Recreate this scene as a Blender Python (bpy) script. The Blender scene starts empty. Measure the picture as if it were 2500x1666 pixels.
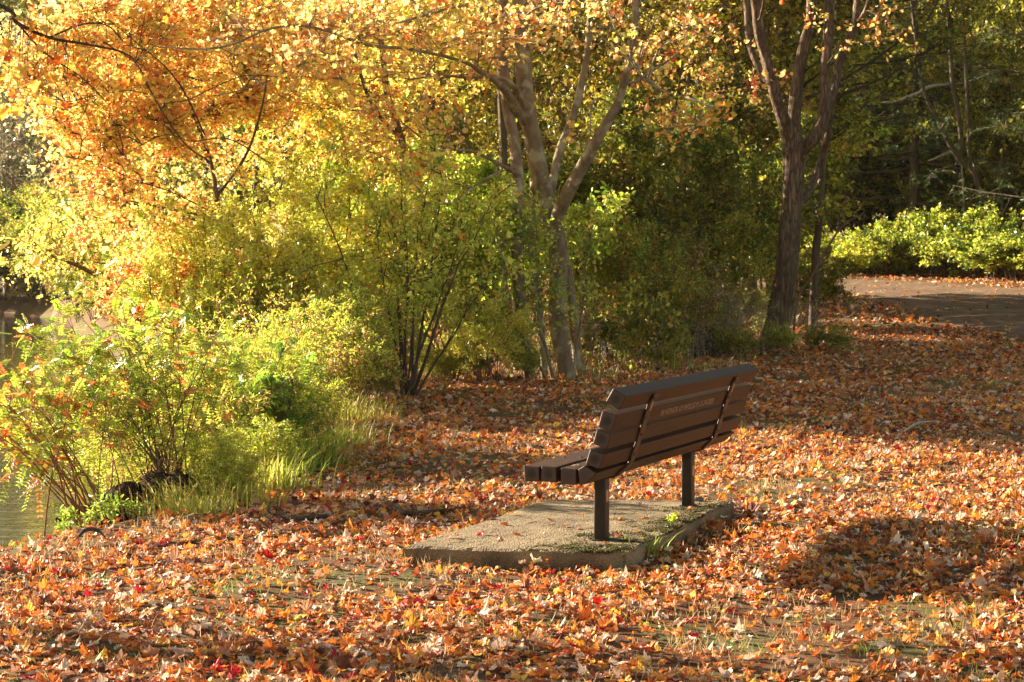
import bpy, math, random
import numpy as np
from mathutils import Vector, Matrix

C = bpy.context.scene
rng = np.random.default_rng(11)
random.seed(5)

# ------------------------------------------------------------------ camera, world, sun, exposure
FPX, CX, CY, CAMZ, PITCH = 5000.0, 1250.0, 833.0, 1.67, math.atan(218 / 5000.0)
cam = bpy.data.cameras.new('camera')
cam.lens = 72.0; cam.sensor_width = 36.0; cam.clip_start = 0.1; cam.clip_end = 900
cam.dof.use_dof = True; cam.dof.focus_distance = 12.5; cam.dof.aperture_fstop = 14.0
camo = bpy.data.objects.new('camera', cam); C.collection.objects.link(camo)
camo.location = (0, 0, CAMZ); camo.rotation_euler = (math.pi / 2 - PITCH, 0, 0)
C.camera = camo

SUN = np.array([-0.882, 0.472, 0.0]); SUN /= np.linalg.norm(SUN)
EL = math.radians(18.2)
sunv = Vector((SUN[0] * math.cos(EL), SUN[1] * math.cos(EL), math.sin(EL)))
w = bpy.data.worlds.new("World"); C.world = w; w.use_nodes = True
nt = w.node_tree; nt.nodes.clear()
sky = nt.nodes.new('ShaderNodeTexSky'); sky.sky_type = 'NISHITA'; sky.sun_disc = False
sky.sun_elevation = EL; sky.sun_rotation = math.atan2(SUN[0], SUN[1]) % (2 * math.pi)
sky.air_density = 1.2; sky.dust_density = 1.2; sky.ozone_density = 0.6
bg = nt.nodes.new('ShaderNodeBackground'); bg.inputs[1].default_value = 0.05
wo = nt.nodes.new('ShaderNodeOutputWorld')
wb = nt.nodes.new('ShaderNodeMixRGB'); wb.blend_type = 'MULTIPLY'; wb.inputs[0].default_value = 1; wb.inputs[2].default_value = (1.0, .87, .70, 1)   # the camera's warm white balance
nt.links.new(sky.outputs[0], wb.inputs[1]); nt.links.new(wb.outputs[0], bg.inputs[0]); nt.links.new(bg.outputs[0], wo.inputs[0])
sl = bpy.data.lights.new('sun', 'SUN'); sl.energy = 5.0; sl.angle = math.radians(0.5); sl.color = (1.0, 0.84, 0.62)
so = bpy.data.objects.new('sun', sl); C.collection.objects.link(so)
so.rotation_euler = sunv.to_track_quat('Z', 'Y').to_euler(); so.location = (-30, 20, 25)
C.view_settings.view_transform = 'Standard'; C.view_settings.look = 'None'
C.view_settings.exposure = 2.3; C.view_settings.gamma = 1.0; C.view_settings.use_curve_mapping = False
C.render.engine = 'CYCLES'
C.cycles.max_bounces = 7; C.cycles.diffuse_bounces = 4; C.cycles.glossy_bounces = 3; C.cycles.transmission_bounces = 5
C.cycles.use_denoising = True
C.cycles.caustics_reflective = False; C.cycles.caustics_refractive = False
C.cycles.sample_clamp_indirect = 6.0

# ------------------------------------------------------------------ helpers
def P(x, y, d):
    """point seen at photo pixel x, y (2500 wide) at distance d along +Y"""
    x = np.asarray(x, float); y = np.asarray(y, float); d = np.asarray(d, float)
    cx = (x - CX) / FPX; cy = -(y - CY) / FPX
    fy = math.cos(PITCH) + cy * math.sin(PITCH); fz = -math.sin(PITCH) + cy * math.cos(PITCH)
    k = d / fy
    return np.stack(np.broadcast_arrays(cx * k, d, CAMZ + fz * k), -1)

def unit(v):
    return v / np.maximum(np.linalg.norm(v, axis=-1, keepdims=True), 1e-9)

SHY = np.array([-40, 0, 8, 10, 12, 13.0, 14.2, 16, 20, 25, 37, 50, 60, 68, 75, 80, 300.])
SHX = np.array([-60, -8, -4.9, -4.2, -3.35, -2.9, -2.85, -2.9, -3.3, -4.5, -6.9, -10.6, -13.0, -17, -42, -90, -400.])
def lump(x, y):
    return (0.030 * np.sin(1.7 * x + 0.9 * y) + 0.022 * np.sin(2.9 * x - 2.1 * y + 1.3)
            + 0.012 * np.sin(6.1 * x + 4.7 * y) + 0.010 * np.sin(8.3 * y - 5.2 * x + .7))
def ground(x, y):
    x = np.asarray(x, float); y = np.asarray(y, float)
    base = 0.018 * np.clip(y - 18, 0, 70) * np.clip((x + 15) / 7, .12, 1) + 0.6 * lump(x, y) * np.clip((y - 3) / 5, 0.3, 1)
    s = x - np.interp(y, SHY, SHX)
    t = np.clip((s + 0.35) / 1.05, 0, 1); t = t * t * (3 - 2 * t)
    pad = np.exp(-(((x - .45) / 1.3) ** 2 + ((y - 11.8) / 1.6) ** 2) * 1.5)
    base = base * (1 - pad)
    # the path is levelled
    return -0.75 + (base + 0.75) * t

def link(o, parent=None):
    C.collection.objects.link(o)
    if parent is not None: o.parent = parent
    return o

def tag(o, label=None, cat=None, group=None, kind=None):
    if label: o['label'] = label
    if cat: o['category'] = cat
    if group: o['group'] = group
    if kind: o['kind'] = kind
    return o

def empty(name, loc, label, cat, group=None):
    o = bpy.data.objects.new(name, None); o.location = loc; o.empty_display_size = 0.2
    C.collection.objects.link(o); return tag(o, label, cat, group)

def npmesh(name, V, F, mat=None, col=None, smooth=False, mats=None, fmat=None):
    """V (n,3); F list/array of faces of equal length"""
    me = bpy.data.meshes.new(name)
    V = np.asarray(V, np.float32); F = np.asarray(F, np.int32)
    me.vertices.add(len(V)); me.vertices.foreach_set('co', V.ravel())
    n, k = F.shape
    me.loops.add(n * k); me.loops.foreach_set('vertex_index', F.ravel())
    me.polygons.add(n)
    me.polygons.foreach_set('loop_start', np.arange(0, n * k, k, dtype=np.int32))
    me.polygons.foreach_set('use_smooth', np.full(n, smooth, dtype=bool))
    if col is not None:
        a = me.color_attributes.new('col', 'FLOAT_COLOR', 'POINT')
        c4 = np.ones((len(V), 4), np.float32); c4[:, :3] = col
        a.data.foreach_set('color', c4.ravel())
    if mats:
        for m in mats: me.materials.append(m)
        if fmat is not None: me.polygons.foreach_set('material_index', np.asarray(fmat, np.int32))
    elif mat: me.materials.append(mat)
    me.update(calc_edges=True)
    return me

def obj(name, me, parent=None):
    return link(bpy.data.objects.new(name, me), parent)

def tri(F4):
    F4 = np.asarray(F4)
    return np.concatenate([F4[:, [0, 1, 2]], F4[:, [0, 2, 3]]])

# ---- tubes: every polyline has the same number of points
def tubes(Pl, R, sides):
    Pl = np.asarray(Pl, float); R = np.asarray(R, float)
    N, K, _ = Pl.shape
    T = np.empty_like(Pl); T[:, 1:-1] = Pl[:, 2:] - Pl[:, :-2]; T[:, 0] = Pl[:, 1] - Pl[:, 0]; T[:, -1] = Pl[:, -1] - Pl[:, -2]
    T = unit(T)
    ref = np.where(np.abs(T[:, :1, 2:3]) > .75, np.array([1., 0, 0]), np.array([0., 0, 1.]))
    ref = np.broadcast_to(ref, T.shape)
    A = unit(np.cross(T, ref)); B = np.cross(T, A)
    a = np.linspace(0, 2 * np.pi, sides, endpoint=False)
    V = Pl[:, :, None] + R[:, :, None, None] * (np.cos(a)[None, None, :, None] * A[:, :, None] + np.sin(a)[None, None, :, None] * B[:, :, None])
    V = V.reshape(-1, 3)
    n = np.arange(N)[:, None, None] * K * sides; k = np.arange(K - 1)[None, :, None] * sides
    s = np.arange(sides)[None, None]; s2 = (s + 1) % sides
    F = np.stack(np.broadcast_arrays(n + k + s, n + k + s2, n + k + sides + s2, n + k + sides + s), -1).reshape(-1, 4)
    return V, F

class Acc:
    def __init__(s): s.V = []; s.F = []; s.n = 0; s.Cc = []
    def add(s, V, F, col=None):
        V = np.asarray(V); s.V.append(V); s.F.append(np.asarray(F) + s.n); s.n += len(V)
        if col is not None: s.Cc.append(np.broadcast_to(col, (len(V), 3)))
    def mesh(s, name, mat, smooth=False):
        F = np.concatenate(s.F)
        return npmesh(name, np.concatenate(s.V), F, mat, np.concatenate(s.Cc) if s.Cc else None, smooth)

def spline(pts, n):
    """Catmull-Rom through rows of pts (any columns), n samples"""
    p = np.asarray(pts, float); m = len(p)
    q = np.concatenate([[2 * p[0] - p[1]], p, [2 * p[-1] - p[-2]]])
    t = np.linspace(0, m - 1 - 1e-6, n); i = t.astype(int); f = (t - i)[:, None]
    a, b, c, d = q[i], q[i + 1], q[i + 2], q[i + 3]
    return .5 * (2 * b + (c - a) * f + (2 * a - 5 * b + 4 * c - d) * f ** 2 + (3 * b - a - 3 * c + d) * f ** 3)

def bark_tube(acc, pts, radii, sides=12, n=None, rough=.06, closed_tip=False, seed=0):
    """trunk or thick limb: smooth curve with an uneven skin"""
    pr = np.concatenate([np.asarray(pts, float), np.asarray(radii, float)[:, None]], 1)
    n = n or max(6, len(pts) * 4)
    s = spline(pr, n); r = np.maximum(s[:, 3], .003)
    V, F = tubes(s[None, :, :3], r[None], sides)
    ring = V.reshape(n, sides, 3); c = s[:, None, :3]
    a = np.linspace(0, 2 * np.pi, sides, endpoint=False)[None]; z = np.linspace(0, n * .35, n)[:, None]
    k = 1 + rough * (np.sin(3 * a + z * .7 + seed) + .6 * np.sin(5 * a - z * 1.1 + seed * 2) + .5 * np.sin(2 * a + 2.3 * z))
    V = (c + (ring - c) * k[..., None]).reshape(-1, 3)
    acc.add(V, F)

# ---- leaf templates: base at 0, tip at +x, width along y, normal +z
def t_ovate(w=.3, fold=.10, droop=.08):
    V = np.array([[0, 0, 0], [.35, w, fold], [.75, w * .7, fold * .6 - droop * .5], [1, 0, -droop], [.75, -w * .7, fold * .6 - droop * .5], [.35, -w, fold]])
    return V, np.array([[0, 3, 2, 1], [0, 5, 4, 3]])
def t_diamond(w=.36, fold=.12):
    V = np.array([[0, 0, 0], [.5, w, fold], [1, 0, -.05], [.5, -w, fold]])
    return V, np.array([[0, 3, 2, 1]])
def t_maple(detail=0, curl=0., curl2=0., rs=None, wob=0.):
    if detail == 0:
        pol = [(0, .54), (27, .38), (52, .48), (85, .35), (118, .40), (165, .30), (-165, .30), (-118, .40), (-85, .35), (-52, .48), (-27, .38)]
    else:
        pol = [(0, .53), (9, .46), (17, .46), (28, .36), (42, .45), (53, .50), (62, .44), (72, .43), (86, .34), (106, .38), (120, .41), (136, .35), (164, .31), (180, .16)]
        pol += [(-a, r) for a, r in pol[1:-1][::-1]]
    V = [[.42, 0, 0]]
    for a, r in pol:
        if rs is not None: r *= rs.uniform(.80, 1.12)
        V.append([.42 + r * math.cos(math.radians(a)), r * math.sin(math.radians(a)), 0])
    V = np.array(V)
    x = V[:, 0] - .42; y = V[:, 1]
    V[:, 2] = curl * (x * x + y * y) * 1.6 + curl2 * (y * y - .3 * x * x) * 2.2 + curl * .5 * x
    if rs is not None and wob: V[:, 2] += rs.uniform(-wob, wob, len(V)); V[0, 2] -= wob * .5
    n = len(pol)
    return V, np.array([[0, 1 + i, 1 + (i + 1) % n] for i in range(n)])
def t_blade():
    return np.array([[0, .5, 0], [0, -.5, 0], [.55, -.32, .06], [.55, .32, .06], [1, 0, -.05]]), None

def scatter(tmpl, Cn, ax, nr, size, col, wid=None):
    """place leaf templates: Cn base points, ax leaf axis, nr approx normal"""
    T, F = tmpl
    ax = unit(ax); side = unit(np.cross(nr, ax)); nn = np.cross(ax, side)
    sz = size[:, None, None]
    wy = sz if wid is None else (size * wid)[:, None, None]
    V = Cn[:, None] + sz * T[None, :, 0:1] * ax[:, None] + wy * T[None, :, 1:2] * side[:, None] + sz * T[None, :, 2:3] * nn[:, None]
    N = len(Cn); k = len(T)
    Fo = (F[None] + (np.arange(N) * k)[:, None, None]).reshape(-1, F.shape[1])
    return V.reshape(-1, 3), Fo, np.repeat(col, k, axis=0)

def pick(pal, n, r=rng):
    cols = np.array([p[0] for p in pal], float); wts = np.array([p[1] for p in pal], float); wts /= wts.sum()
    return cols[r.choice(len(pal), n, p=wts)]

def leafcols(pal, twig_id, n, r=rng, coh=.75, jit=.22):
    tw = pick(pal, twig_id.max() + 1, r)[twig_id]; own = pick(pal, n, r)
    c = np.where(r.random(n)[:, None] < coh, tw, own)
    return np.clip(c * np.exp(r.normal(0, jit, (n, 1))) * np.exp(r.normal(0, .07, (n, 3))), 0.005, .9)

# ---- growing: attach targets to a skeleton of nodes
def grow(nodes, targets, r=rng, sag=.06, K=6, rbase=.03, bias=None):
    nodes = [np.asarray(n, float) for n in nodes]
    N = np.array(nodes)
    depth = np.zeros(len(N))
    d0 = np.min(np.linalg.norm(targets[:, None] - N[None], axis=2), axis=1)
    out = []; rad = []
    for j in np.argsort(d0):
        t = targets[j]
        dv = np.linalg.norm(N - t, axis=1)
        # prefer nodes that lie lower than the target: branches rise outwards
        cost = dv * (1 + .5 * np.clip((N[:, 2] - t[2]) / (dv + .01), -.6, 1)) + depth * .15
        i = int(np.argmin(cost)); p0 = N[i]; L = dv[i]
        if L < 1e-3: continue
        k = np.linspace(0, 1, K)[:, None]
        off = r.normal(0, 1, 3) * L * .10
        line = p0 + (t - p0) * k + off * np.sin(k * np.pi) + np.array([0, 0, 1.]) * L * sag * np.sin(k * np.pi)
        line[1:-1] += r.normal(0, L * .02, (K - 2, 3))
        out.append(line)
        rr = rbase * min(1.4, (L / 1.2) ** .6) * (.75 ** depth[i])
        rad.append(np.linspace(rr, max(.0035, rr * .28), K))
        N = np.concatenate([N, line[2:]]); depth = np.concatenate([depth, np.full(K - 2, depth[i] + 1)])
    return np.array(out), np.array(rad)

def twig_out(lines, n, lo, hi, flat=.6, t0=.25, spread=.9, up=.12, r=rng):
    """n twigs sprouting along branch lines"""
    M, K, _ = lines.shape
    b = r.integers(0, M, n); t = t0 + (1 - t0) * r.random(n) ** .7
    f = t * (K - 1) * .999; i = f.astype(int); f = (f - i)[:, None]
    o = lines[b, i] * (1 - f) + lines[b, i + 1] * f
    d = unit(lines[b, i + 1] - lines[b, i]) * .7 + r.normal(0, spread * .6, (n, 3))
    d[:, 2] *= flat; d[:, 2] += up
    d = unit(d); L = r.uniform(lo, hi, n)
    m = o + d * (L * .55)[:, None] + r.normal(0, .06, (n, 3)) * L[:, None]
    e = o + d * L[:, None] + np.stack([r.normal(0, .1, n), r.normal(0, .1, n), r.normal(-.12, .12, n)], 1) * L[:, None]
    return np.stack([o, m, e], 1)

def leaves_on(tw, per, size, pal, tmpl, r=rng, upn=1.0, rnd=.65, hang=.25, szj=.25, coh=.75, jit=.22, colf=None):
    n = len(tw); tid = np.repeat(np.arange(n), per); N = n * per
    t = .12 + .88 * r.random(N); t2 = t[:, None]
    o, m, e = tw[tid, 0], tw[tid, 1], tw[tid, 2]
    p = (1 - t2) ** 2 * o + 2 * t2 * (1 - t2) * m + t2 ** 2 * e
    d = unit(e - o)
    ax = d * .5 + r.normal(0, .62, (N, 3)); ax[:, 2] -= hang; ax = unit(ax)
    nr = np.array([0, 0, upn]) + r.normal(0, rnd, (N, 3))
    s = size * np.exp(r.normal(0, szj, N))
    p = p + ax * (s * .35)[:, None]
    col = leafcols(pal, tid, N, r, coh, jit)
    if colf is not None: col = colf(p, col)
    return scatter(tmpl, p, ax, nr, s, col)

# ------------------------------------------------------------------ materials
def mat(name):
    m = bpy.data.materials.new(name); m.use_nodes = True
    n = m.node_tree; n.nodes.clear(); o = n.nodes.new('ShaderNodeOutputMaterial')
    return m, n, o
def N(n, t, **kw):
    x = n.nodes.new(t)
    for k, v in kw.items(): setattr(x, k, v)
    return x
def ramp(n, stops):
    r = n.nodes.new('ShaderNodeValToRGB'); e = r.color_ramp.elements
    while len(e) < len(stops): e.new(.5)
    for i, (p, c) in enumerate(stops): e[i].position = p; e[i].color = (*c, 1) if len(c) == 3 else c
    return r
def L_(n, a, b): n.links.new(a, b)

def leaf_mat(name, trans=.45, rough=.42, gain=1.35, spec=.45, tint=(1, 1, 1), var=.0):
    m, n, o = mat(name)
    at = N(n, 'ShaderNodeVertexColor', layer_name='col')
    pr = N(n, 'ShaderNodeBsdfPrincipled'); pr.inputs['Roughness'].default_value = rough
    pr.inputs['Specular IOR Level'].default_value = spec
    col = at.outputs[0]
    if var:
        oi = N(n, 'ShaderNodeObjectInfo'); hs = N(n, 'ShaderNodeHueSaturation')
        mr = N(n, 'ShaderNodeMapRange'); mr.inputs[3].default_value = .5 - var * .10; mr.inputs[4].default_value = .5
        mv = N(n, 'ShaderNodeMapRange'); mv.inputs[3].default_value = 1 - var * .5; mv.inputs[4].default_value = 1 + var * .3
        L_(n, oi.outputs['Random'], mr.inputs[0]); L_(n, oi.outputs['Random'], mv.inputs[0])
        L_(n, mr.outputs[0], hs.inputs['Hue']); L_(n, mv.outputs[0], hs.inputs['Value']); L_(n, col, hs.inputs['Color'])
        col = hs.outputs[0]
    L_(n, col, pr.inputs['Base Color'])
    mx = N(n, 'ShaderNodeMix', data_type='RGBA', blend_type='MULTIPLY'); mx.inputs[0].default_value = 1
    mx.inputs[7].default_value = (gain * tint[0], gain * tint[1], gain * tint[2], 1)
    L_(n, col, mx.inputs[6])
    tr = N(n, 'ShaderNodeBsdfTranslucent'); L_(n, mx.outputs[2], tr.inputs[0])
    ms = N(n, 'ShaderNodeMixShader'); ms.inputs[0].default_value = trans
    L_(n, pr.outputs[0], ms.inputs[1]); L_(n, tr.outputs[0], ms.inputs[2]); L_(n, ms.outputs[0], o.inputs[0])
    return m
M_maple = leaf_mat('maple leaf', .50, .36, 1.3, .6)
M_green = leaf_mat('green leaf', .42, .38, 1.4, .5, var=.6)
M_shrub = leaf_mat('shrub leaf', .45, .33, 1.35, .65)
M_litter = leaf_mat('fallen leaf', .22, .55, 1.2, .35)
M_grass = leaf_mat('grass blade', .35, .5, 1.2, .3)
M_pine = leaf_mat('pine needle', .2, .5, 1.2, .3)

def bark_mat(name, c1, c2, scale=8, stretch=.25, bump=.5, lich=None, dist=.02, crack=1.0):
    m, n, o = mat(name)
    tc = N(n, 'ShaderNodeTexCoord'); mp = N(n, 'ShaderNodeMapping'); mp.inputs['Scale'].default_value = (1, 1, stretch)
    L_(n, tc.outputs['Object'], mp.inputs[0])
    a = N(n, 'ShaderNodeTexNoise'); a.inputs['Scale'].default_value = scale; a.inputs['Detail'].default_value = 9; a.inputs['Roughness'].default_value = .65
    L_(n, mp.outputs[0], a.inputs['Vector'])
    v = N(n, 'ShaderNodeTexVoronoi', feature='DISTANCE_TO_EDGE'); v.inputs['Scale'].default_value = scale * 2.2
    mpx = N(n, 'ShaderNodeMixRGB'); mpx.inputs[0].default_value = .12
    L_(n, mp.outputs[0], mpx.inputs[1]); L_(n, a.outputs['Color'], mpx.inputs[2]); L_(n, mpx.outputs[0], v.inputs['Vector'])
    r = ramp(n, [(.3, c1), (.68, c2)]); L_(n, a.outputs[0], r.inputs[0])
    col = r.outputs[0]
    if lich:
        b = N(n, 'ShaderNodeTexNoise'); b.inputs['Scale'].default_value = 5.5; b.inputs['Detail'].default_value = 6
        L_(n, tc.outputs['Object'], b.inputs['Vector'])
        rr = ramp(n, [(.52, (0, 0, 0)), (.62, (1, 1, 1))]); L_(n, b.outputs[0], rr.inputs[0])
        mx = N(n, 'ShaderNodeMixRGB'); mx.inputs[2].default_value = (*lich, 1); L_(n, rr.outputs[0], mx.inputs[0]); L_(n, col, mx.inputs[1]); col = mx.outputs[0]
    pr = N(n, 'ShaderNodeBsdfPrincipled'); pr.inputs['Roughness'].default_value = .85; pr.inputs['Specular IOR Level'].default_value = .25
    ck = ramp(n, [(.0, (crack,) * 3), (.16, (1, 1, 1))]); L_(n, v.outputs[0], ck.inputs[0])
    mc = N(n, 'ShaderNodeMixRGB', blend_type='MULTIPLY'); mc.inputs[0].default_value = 1; L_(n, col, mc.inputs[1]); L_(n, ck.outputs[0], mc.inputs[2]); col = mc.outputs[0]
    L_(n, col, pr.inputs['Base Color'])
    ad = N(n, 'ShaderNodeMath', operation='MINIMUM'); ad.inputs[1].default_value = .25; L_(n, v.outputs[0], ad.inputs[0])
    ad2 = N(n, 'ShaderNodeMath', operation='MULTIPLY_ADD'); ad2.inputs[1].default_value = 2.0; L_(n, ad.outputs[0], ad2.inputs[0]); L_(n, a.outputs[0], ad2.inputs[2])
    bp = N(n, 'ShaderNodeBump'); bp.inputs['Strength'].default_value = bump; bp.inputs['Distance'].default_value = dist
    L_(n, ad2.outputs[0], bp.inputs['Height']); L_(n, bp.outputs[0], pr.inputs['Normal'])
    L_(n, pr.outputs[0], o.inputs[0]); return m
M_grey = bark_mat('smooth grey bark', (.12, .085, .058), (.31, .24, .165), 9, .45, .35, lich=(.38, .35, .25))
M_brown = bark_mat('furrowed brown bark', (.12, .078, .052), (.36, .25, .165), 11, .16, 1.0, dist=.05, crack=.4)
M_dark = bark_mat('dark bark', (.045, .032, .024), (.15, .11, .08), 10, .25, .7)
M_stem = bark_mat('shrub stem bark', (.10, .055, .035), (.22, .14, .09), 14, .3, .4)
M_red = bark_mat('reddish shoot bark', (.20, .06, .03), (.34, .15, .08), 14, .3, .3)
M_pale = bark_mat('bleached dead wood', (.30, .26, .21), (.52, .47, .40), 10, .2, .4)

def simple(name, base, rough=.6, spec=.4, metal=0, bump=0, bs=60, c2=None, ns=8, dist=.003):
    m, n, o = mat(name); pr = N(n, 'ShaderNodeBsdfPrincipled')
    pr.inputs['Roughness'].default_value = rough; pr.inputs['Specular IOR Level'].default_value = spec; pr.inputs['Metallic'].default_value = metal
    tc = N(n, 'ShaderNodeTexCoord')
    a = N(n, 'ShaderNodeTexNoise'); a.inputs['Scale'].default_value = ns; a.inputs['Detail'].default_value = 8; a.inputs['Roughness'].default_value = .6
    L_(n, tc.outputs['Object'], a.inputs['Vector'])
    r = ramp(n, [(.35, base), (.68, c2 or tuple(x * 1.35 for x in base))]); L_(n, a.outputs[0], r.inputs[0]); L_(n, r.outputs[0], pr.inputs['Base Color'])
    if bump:
        b = N(n, 'ShaderNodeTexNoise'); b.inputs['Scale'].default_value = bs; b.inputs['Detail'].default_value = 6
        L_(n, tc.outputs['Object'], b.inputs['Vector'])
        bp = N(n, 'ShaderNodeBump'); bp.inputs['Strength'].default_value = bump; bp.inputs['Distance'].default_value = dist
        L_(n, b.outputs[0], bp.inputs['Height']); L_(n, bp.outputs[0], pr.inputs['Normal'])
    L_(n, pr.outputs[0], o.inputs[0]); return m

# ------------------------------------------------------------------ ground, water, path
def ground_mat():
    m, n, o = mat('woodland soil')
    tc = N(n, 'ShaderNodeTexCoord'); pr = N(n, 'ShaderNodeBsdfPrincipled'); pr.inputs['Roughness'].default_value = .9; pr.inputs['Specular IOR Level'].default_value = .2
    a = N(n, 'ShaderNodeTexNoise'); a.inputs['Scale'].default_value = 1.3; a.inputs['Detail'].default_value = 7; L_(n, tc.outputs['Object'], a.inputs['Vector'])
    b = N(n, 'ShaderNodeTexNoise'); b.inputs['Scale'].default_value = 26; b.inputs['Detail'].default_value = 8; b.inputs['Roughness'].default_value = .75; L_(n, tc.outputs['Object'], b.inputs['Vector'])
    r1 = ramp(n, [(.3, (.045, .028, .016)), (.5, (.13, .065, .03)), (.72, (.26, .12, .05))]); L_(n, b.outputs[0], r1.inputs[0])
    r2 = ramp(n, [(.35, (.05, .055, .016)), (.65, (.19, .16, .06))]); L_(n, b.outputs[0], r2.inputs[0])
    rm = ramp(n, [(.50, (0, 0, 0)), (.60, (1, 1, 1))]); L_(n, a.outputs[0], rm.inputs[0])
    mx = N(n, 'ShaderNodeMixRGB'); L_(n, rm.outputs[0], mx.inputs[0]); L_(n, r1.outputs[0], mx.inputs[1]); L_(n, r2.outputs[0], mx.inputs[2])
    L_(n, mx.outputs[0], pr.inputs['Base Color'])
    bp = N(n, 'ShaderNodeBump'); bp.inputs['Strength'].default_value = .9; bp.inputs['Distance'].default_value = .03
    L_(n, b.outputs[0], bp.inputs['Height']); L_(n, bp.outputs[0], pr.inputs['Normal'])
    L_(n, pr.outputs[0], o.inputs[0]); return m
xs = np.concatenate([np.linspace(-400, -45, 24), np.linspace(-42, -8, 45), np.linspace(-7.6, 12, 150), np.linspace(12.5, 40, 40), np.linspace(45, 400, 20)])
ys = np.concatenate([np.linspace(-60, 4, 20), np.linspace(4.5, 34, 190), np.linspace(34.6, 90, 90), np.linspace(95, 500, 30)])
X, Y = np.meshgrid(xs, ys); Z = ground(X, Y)
nx, ny = len(xs), len(ys)
i = (np.arange(ny - 1)[:, None] * nx + np.arange(nx - 1)[None]).ravel()
Fg = np.stack([i, i + 1, i + 1 + nx, i + nx], 1)
g = obj('ground', npmesh('ground', np.stack([X, Y, Z], -1).reshape(-1, 3), Fg, ground_mat(), smooth=True)); tag(g, kind='structure')

m, n, o = mat('pond water')
tc = N(n, 'ShaderNodeTexCoord'); mp = N(n, 'ShaderNodeMapping'); mp.inputs['Scale'].default_value = (.45, 1, 1)
L_(n, tc.outputs['Object'], mp.inputs[0])
a = N(n, 'ShaderNodeTexNoise'); a.inputs['Scale'].default_value = 5.0; a.inputs['Detail'].default_value = 4; L_(n, mp.outputs[0], a.inputs['Vector'])
bp = N(n, 'ShaderNodeBump'); bp.inputs['Strength'].default_value = .40; bp.inputs['Distance'].default_value = .03; L_(n, a.outputs[0], bp.inputs['Height'])
pr = N(n, 'ShaderNodeBsdfPrincipled'); pr.inputs['Base Color'].default_value = (.012, .014, .010, 1); pr.inputs['Roughness'].default_value = .03; pr.inputs['IOR'].default_value = 1.333; pr.inputs['Specular IOR Level'].default_value = .5
L_(n, bp.outputs[0], pr.inputs['Normal']); L_(n, pr.outputs[0], o.inputs[0])
WZ = -0.35
pond = obj('pond_water', npmesh('pond_water', [(-260, -60, WZ), (0, -60, WZ), (0, 180, WZ), (-260, 180, WZ)], [[0, 1, 2, 3]], m)); tag(pond, kind='structure')

# path: gravelly tarmac bending left behind the right tree
ctrl_l = [(11.5, 4), (9.6, 18), (8.3, 32), (8.0, 39), (8.4, 47), (8.0, 53), (5.5, 57.2), (-3, 60), (-14, 61.5)]
ctrl_r = [(17, 4), (15.3, 18), (14.3, 32), (14.0, 40), (14.2, 48), (14.0, 54), (10.5, 63.2), (-1, 66.5), (-14, 67.5)]
def path_rows(n=160, m=30):
    l = spline(ctrl_l, n); r = spline(ctrl_r, n)
    l = l + .12 * np.sin(np.arange(n)[:, None] * 1.3); k = np.linspace(0, 1, m)[None, :, None]
    q = l[:, None] * (1 - k) + r[:, None] * k
    return q
q = path_rows(); n_, m_ = q.shape[:2]
gz = ground(q[..., 0], q[..., 1]); gz = gz + .004 + .03 * np.sin(np.linspace(0, np.pi, m_))[None] ** .3
i = (np.arange(n_ - 1)[:, None] * m_ + np.arange(m_ - 1)[None]).ravel()
M_path = simple('worn path asphalt', (.10, .062, .036), .85, .25, bump=.7, bs=70, c2=(.25, .155, .09), ns=5, dist=.012)
pth = obj('path', npmesh('path', np.concatenate([q, gz[..., None]], -1).reshape(-1, 3), np.stack([i, i + 1, i + 1 + m_, i + m_], 1), M_path, smooth=True)); tag(pth, kind='structure')
def on_path(x, y):
    l = spline(ctrl_l, 80); r = spline(ctrl_r, 80)
    xl = np.interp(y, l[:, 1], l[:, 0]); xr = np.interp(y, r[:, 1], r[:, 0])
    return (x > xl) & (x < xr + (y > 63.5) * -99)

# ------------------------------------------------------------------ concrete pad
PADZ = .10
def padpt(x, y):
    s = (y - 615) / (CAMZ - PADZ); d = FPX / s
    return np.array([(x - CX) / s, d])
pA, pB, pC, pD = padpt(979, 1338), padpt(1338, 1220), padpt(1800, 1222), padpt(1533, 1352)
M_conc, n, o = mat('exposed aggregate concrete')
tc = N(n, 'ShaderNodeTexCoord'); pr = N(n, 'ShaderNodeBsdfPrincipled'); pr.inputs['Roughness'].default_value = .88; pr.inputs['Specular IOR Level'].default_value = .25
v = N(n, 'ShaderNodeTexVoronoi'); v.inputs['Scale'].default_value = 95; L_(n, tc.outputs['Object'], v.inputs['Vector'])
a = N(n, 'ShaderNodeTexNoise'); a.inputs['Scale'].default_value = 4; a.inputs['Detail'].default_value = 8; L_(n, tc.outputs['Object'], a.inputs['Vector'])
r1 = ramp(n, [(.3, (.15, .112, .07)), (.5, (.28, .215, .135)), (.7, (.38, .30, .19))]); L_(n, a.outputs[0], r1.inputs[0])
mx = N(n, 'ShaderNodeMixRGB', blend_type='MULTIPLY'); mx.inputs[0].default_value = .55
r3 = ramp(n, [(.0, (1.1, 1.1, 1.1)), (.6, (.45, .42, .38))]); L_(n, v.outputs['Distance'], r3.inputs[0])
L_(n, r1.outputs[0], mx.inputs[1]); L_(n, r3.outputs[0], mx.inputs[2]); L_(n, mx.outputs[0], pr.inputs['Base Color'])
bp = N(n, 'ShaderNodeBump'); bp.inputs['Strength'].default_value = 1; bp.inputs['Distance'].default_value = .006; bp.invert = True
L_(n, v.outputs['Distance'], bp.inputs['Height']); L_(n, bp.outputs[0], pr.inputs['Normal']); L_(n, pr.outputs[0], o.inputs[0])
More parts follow.
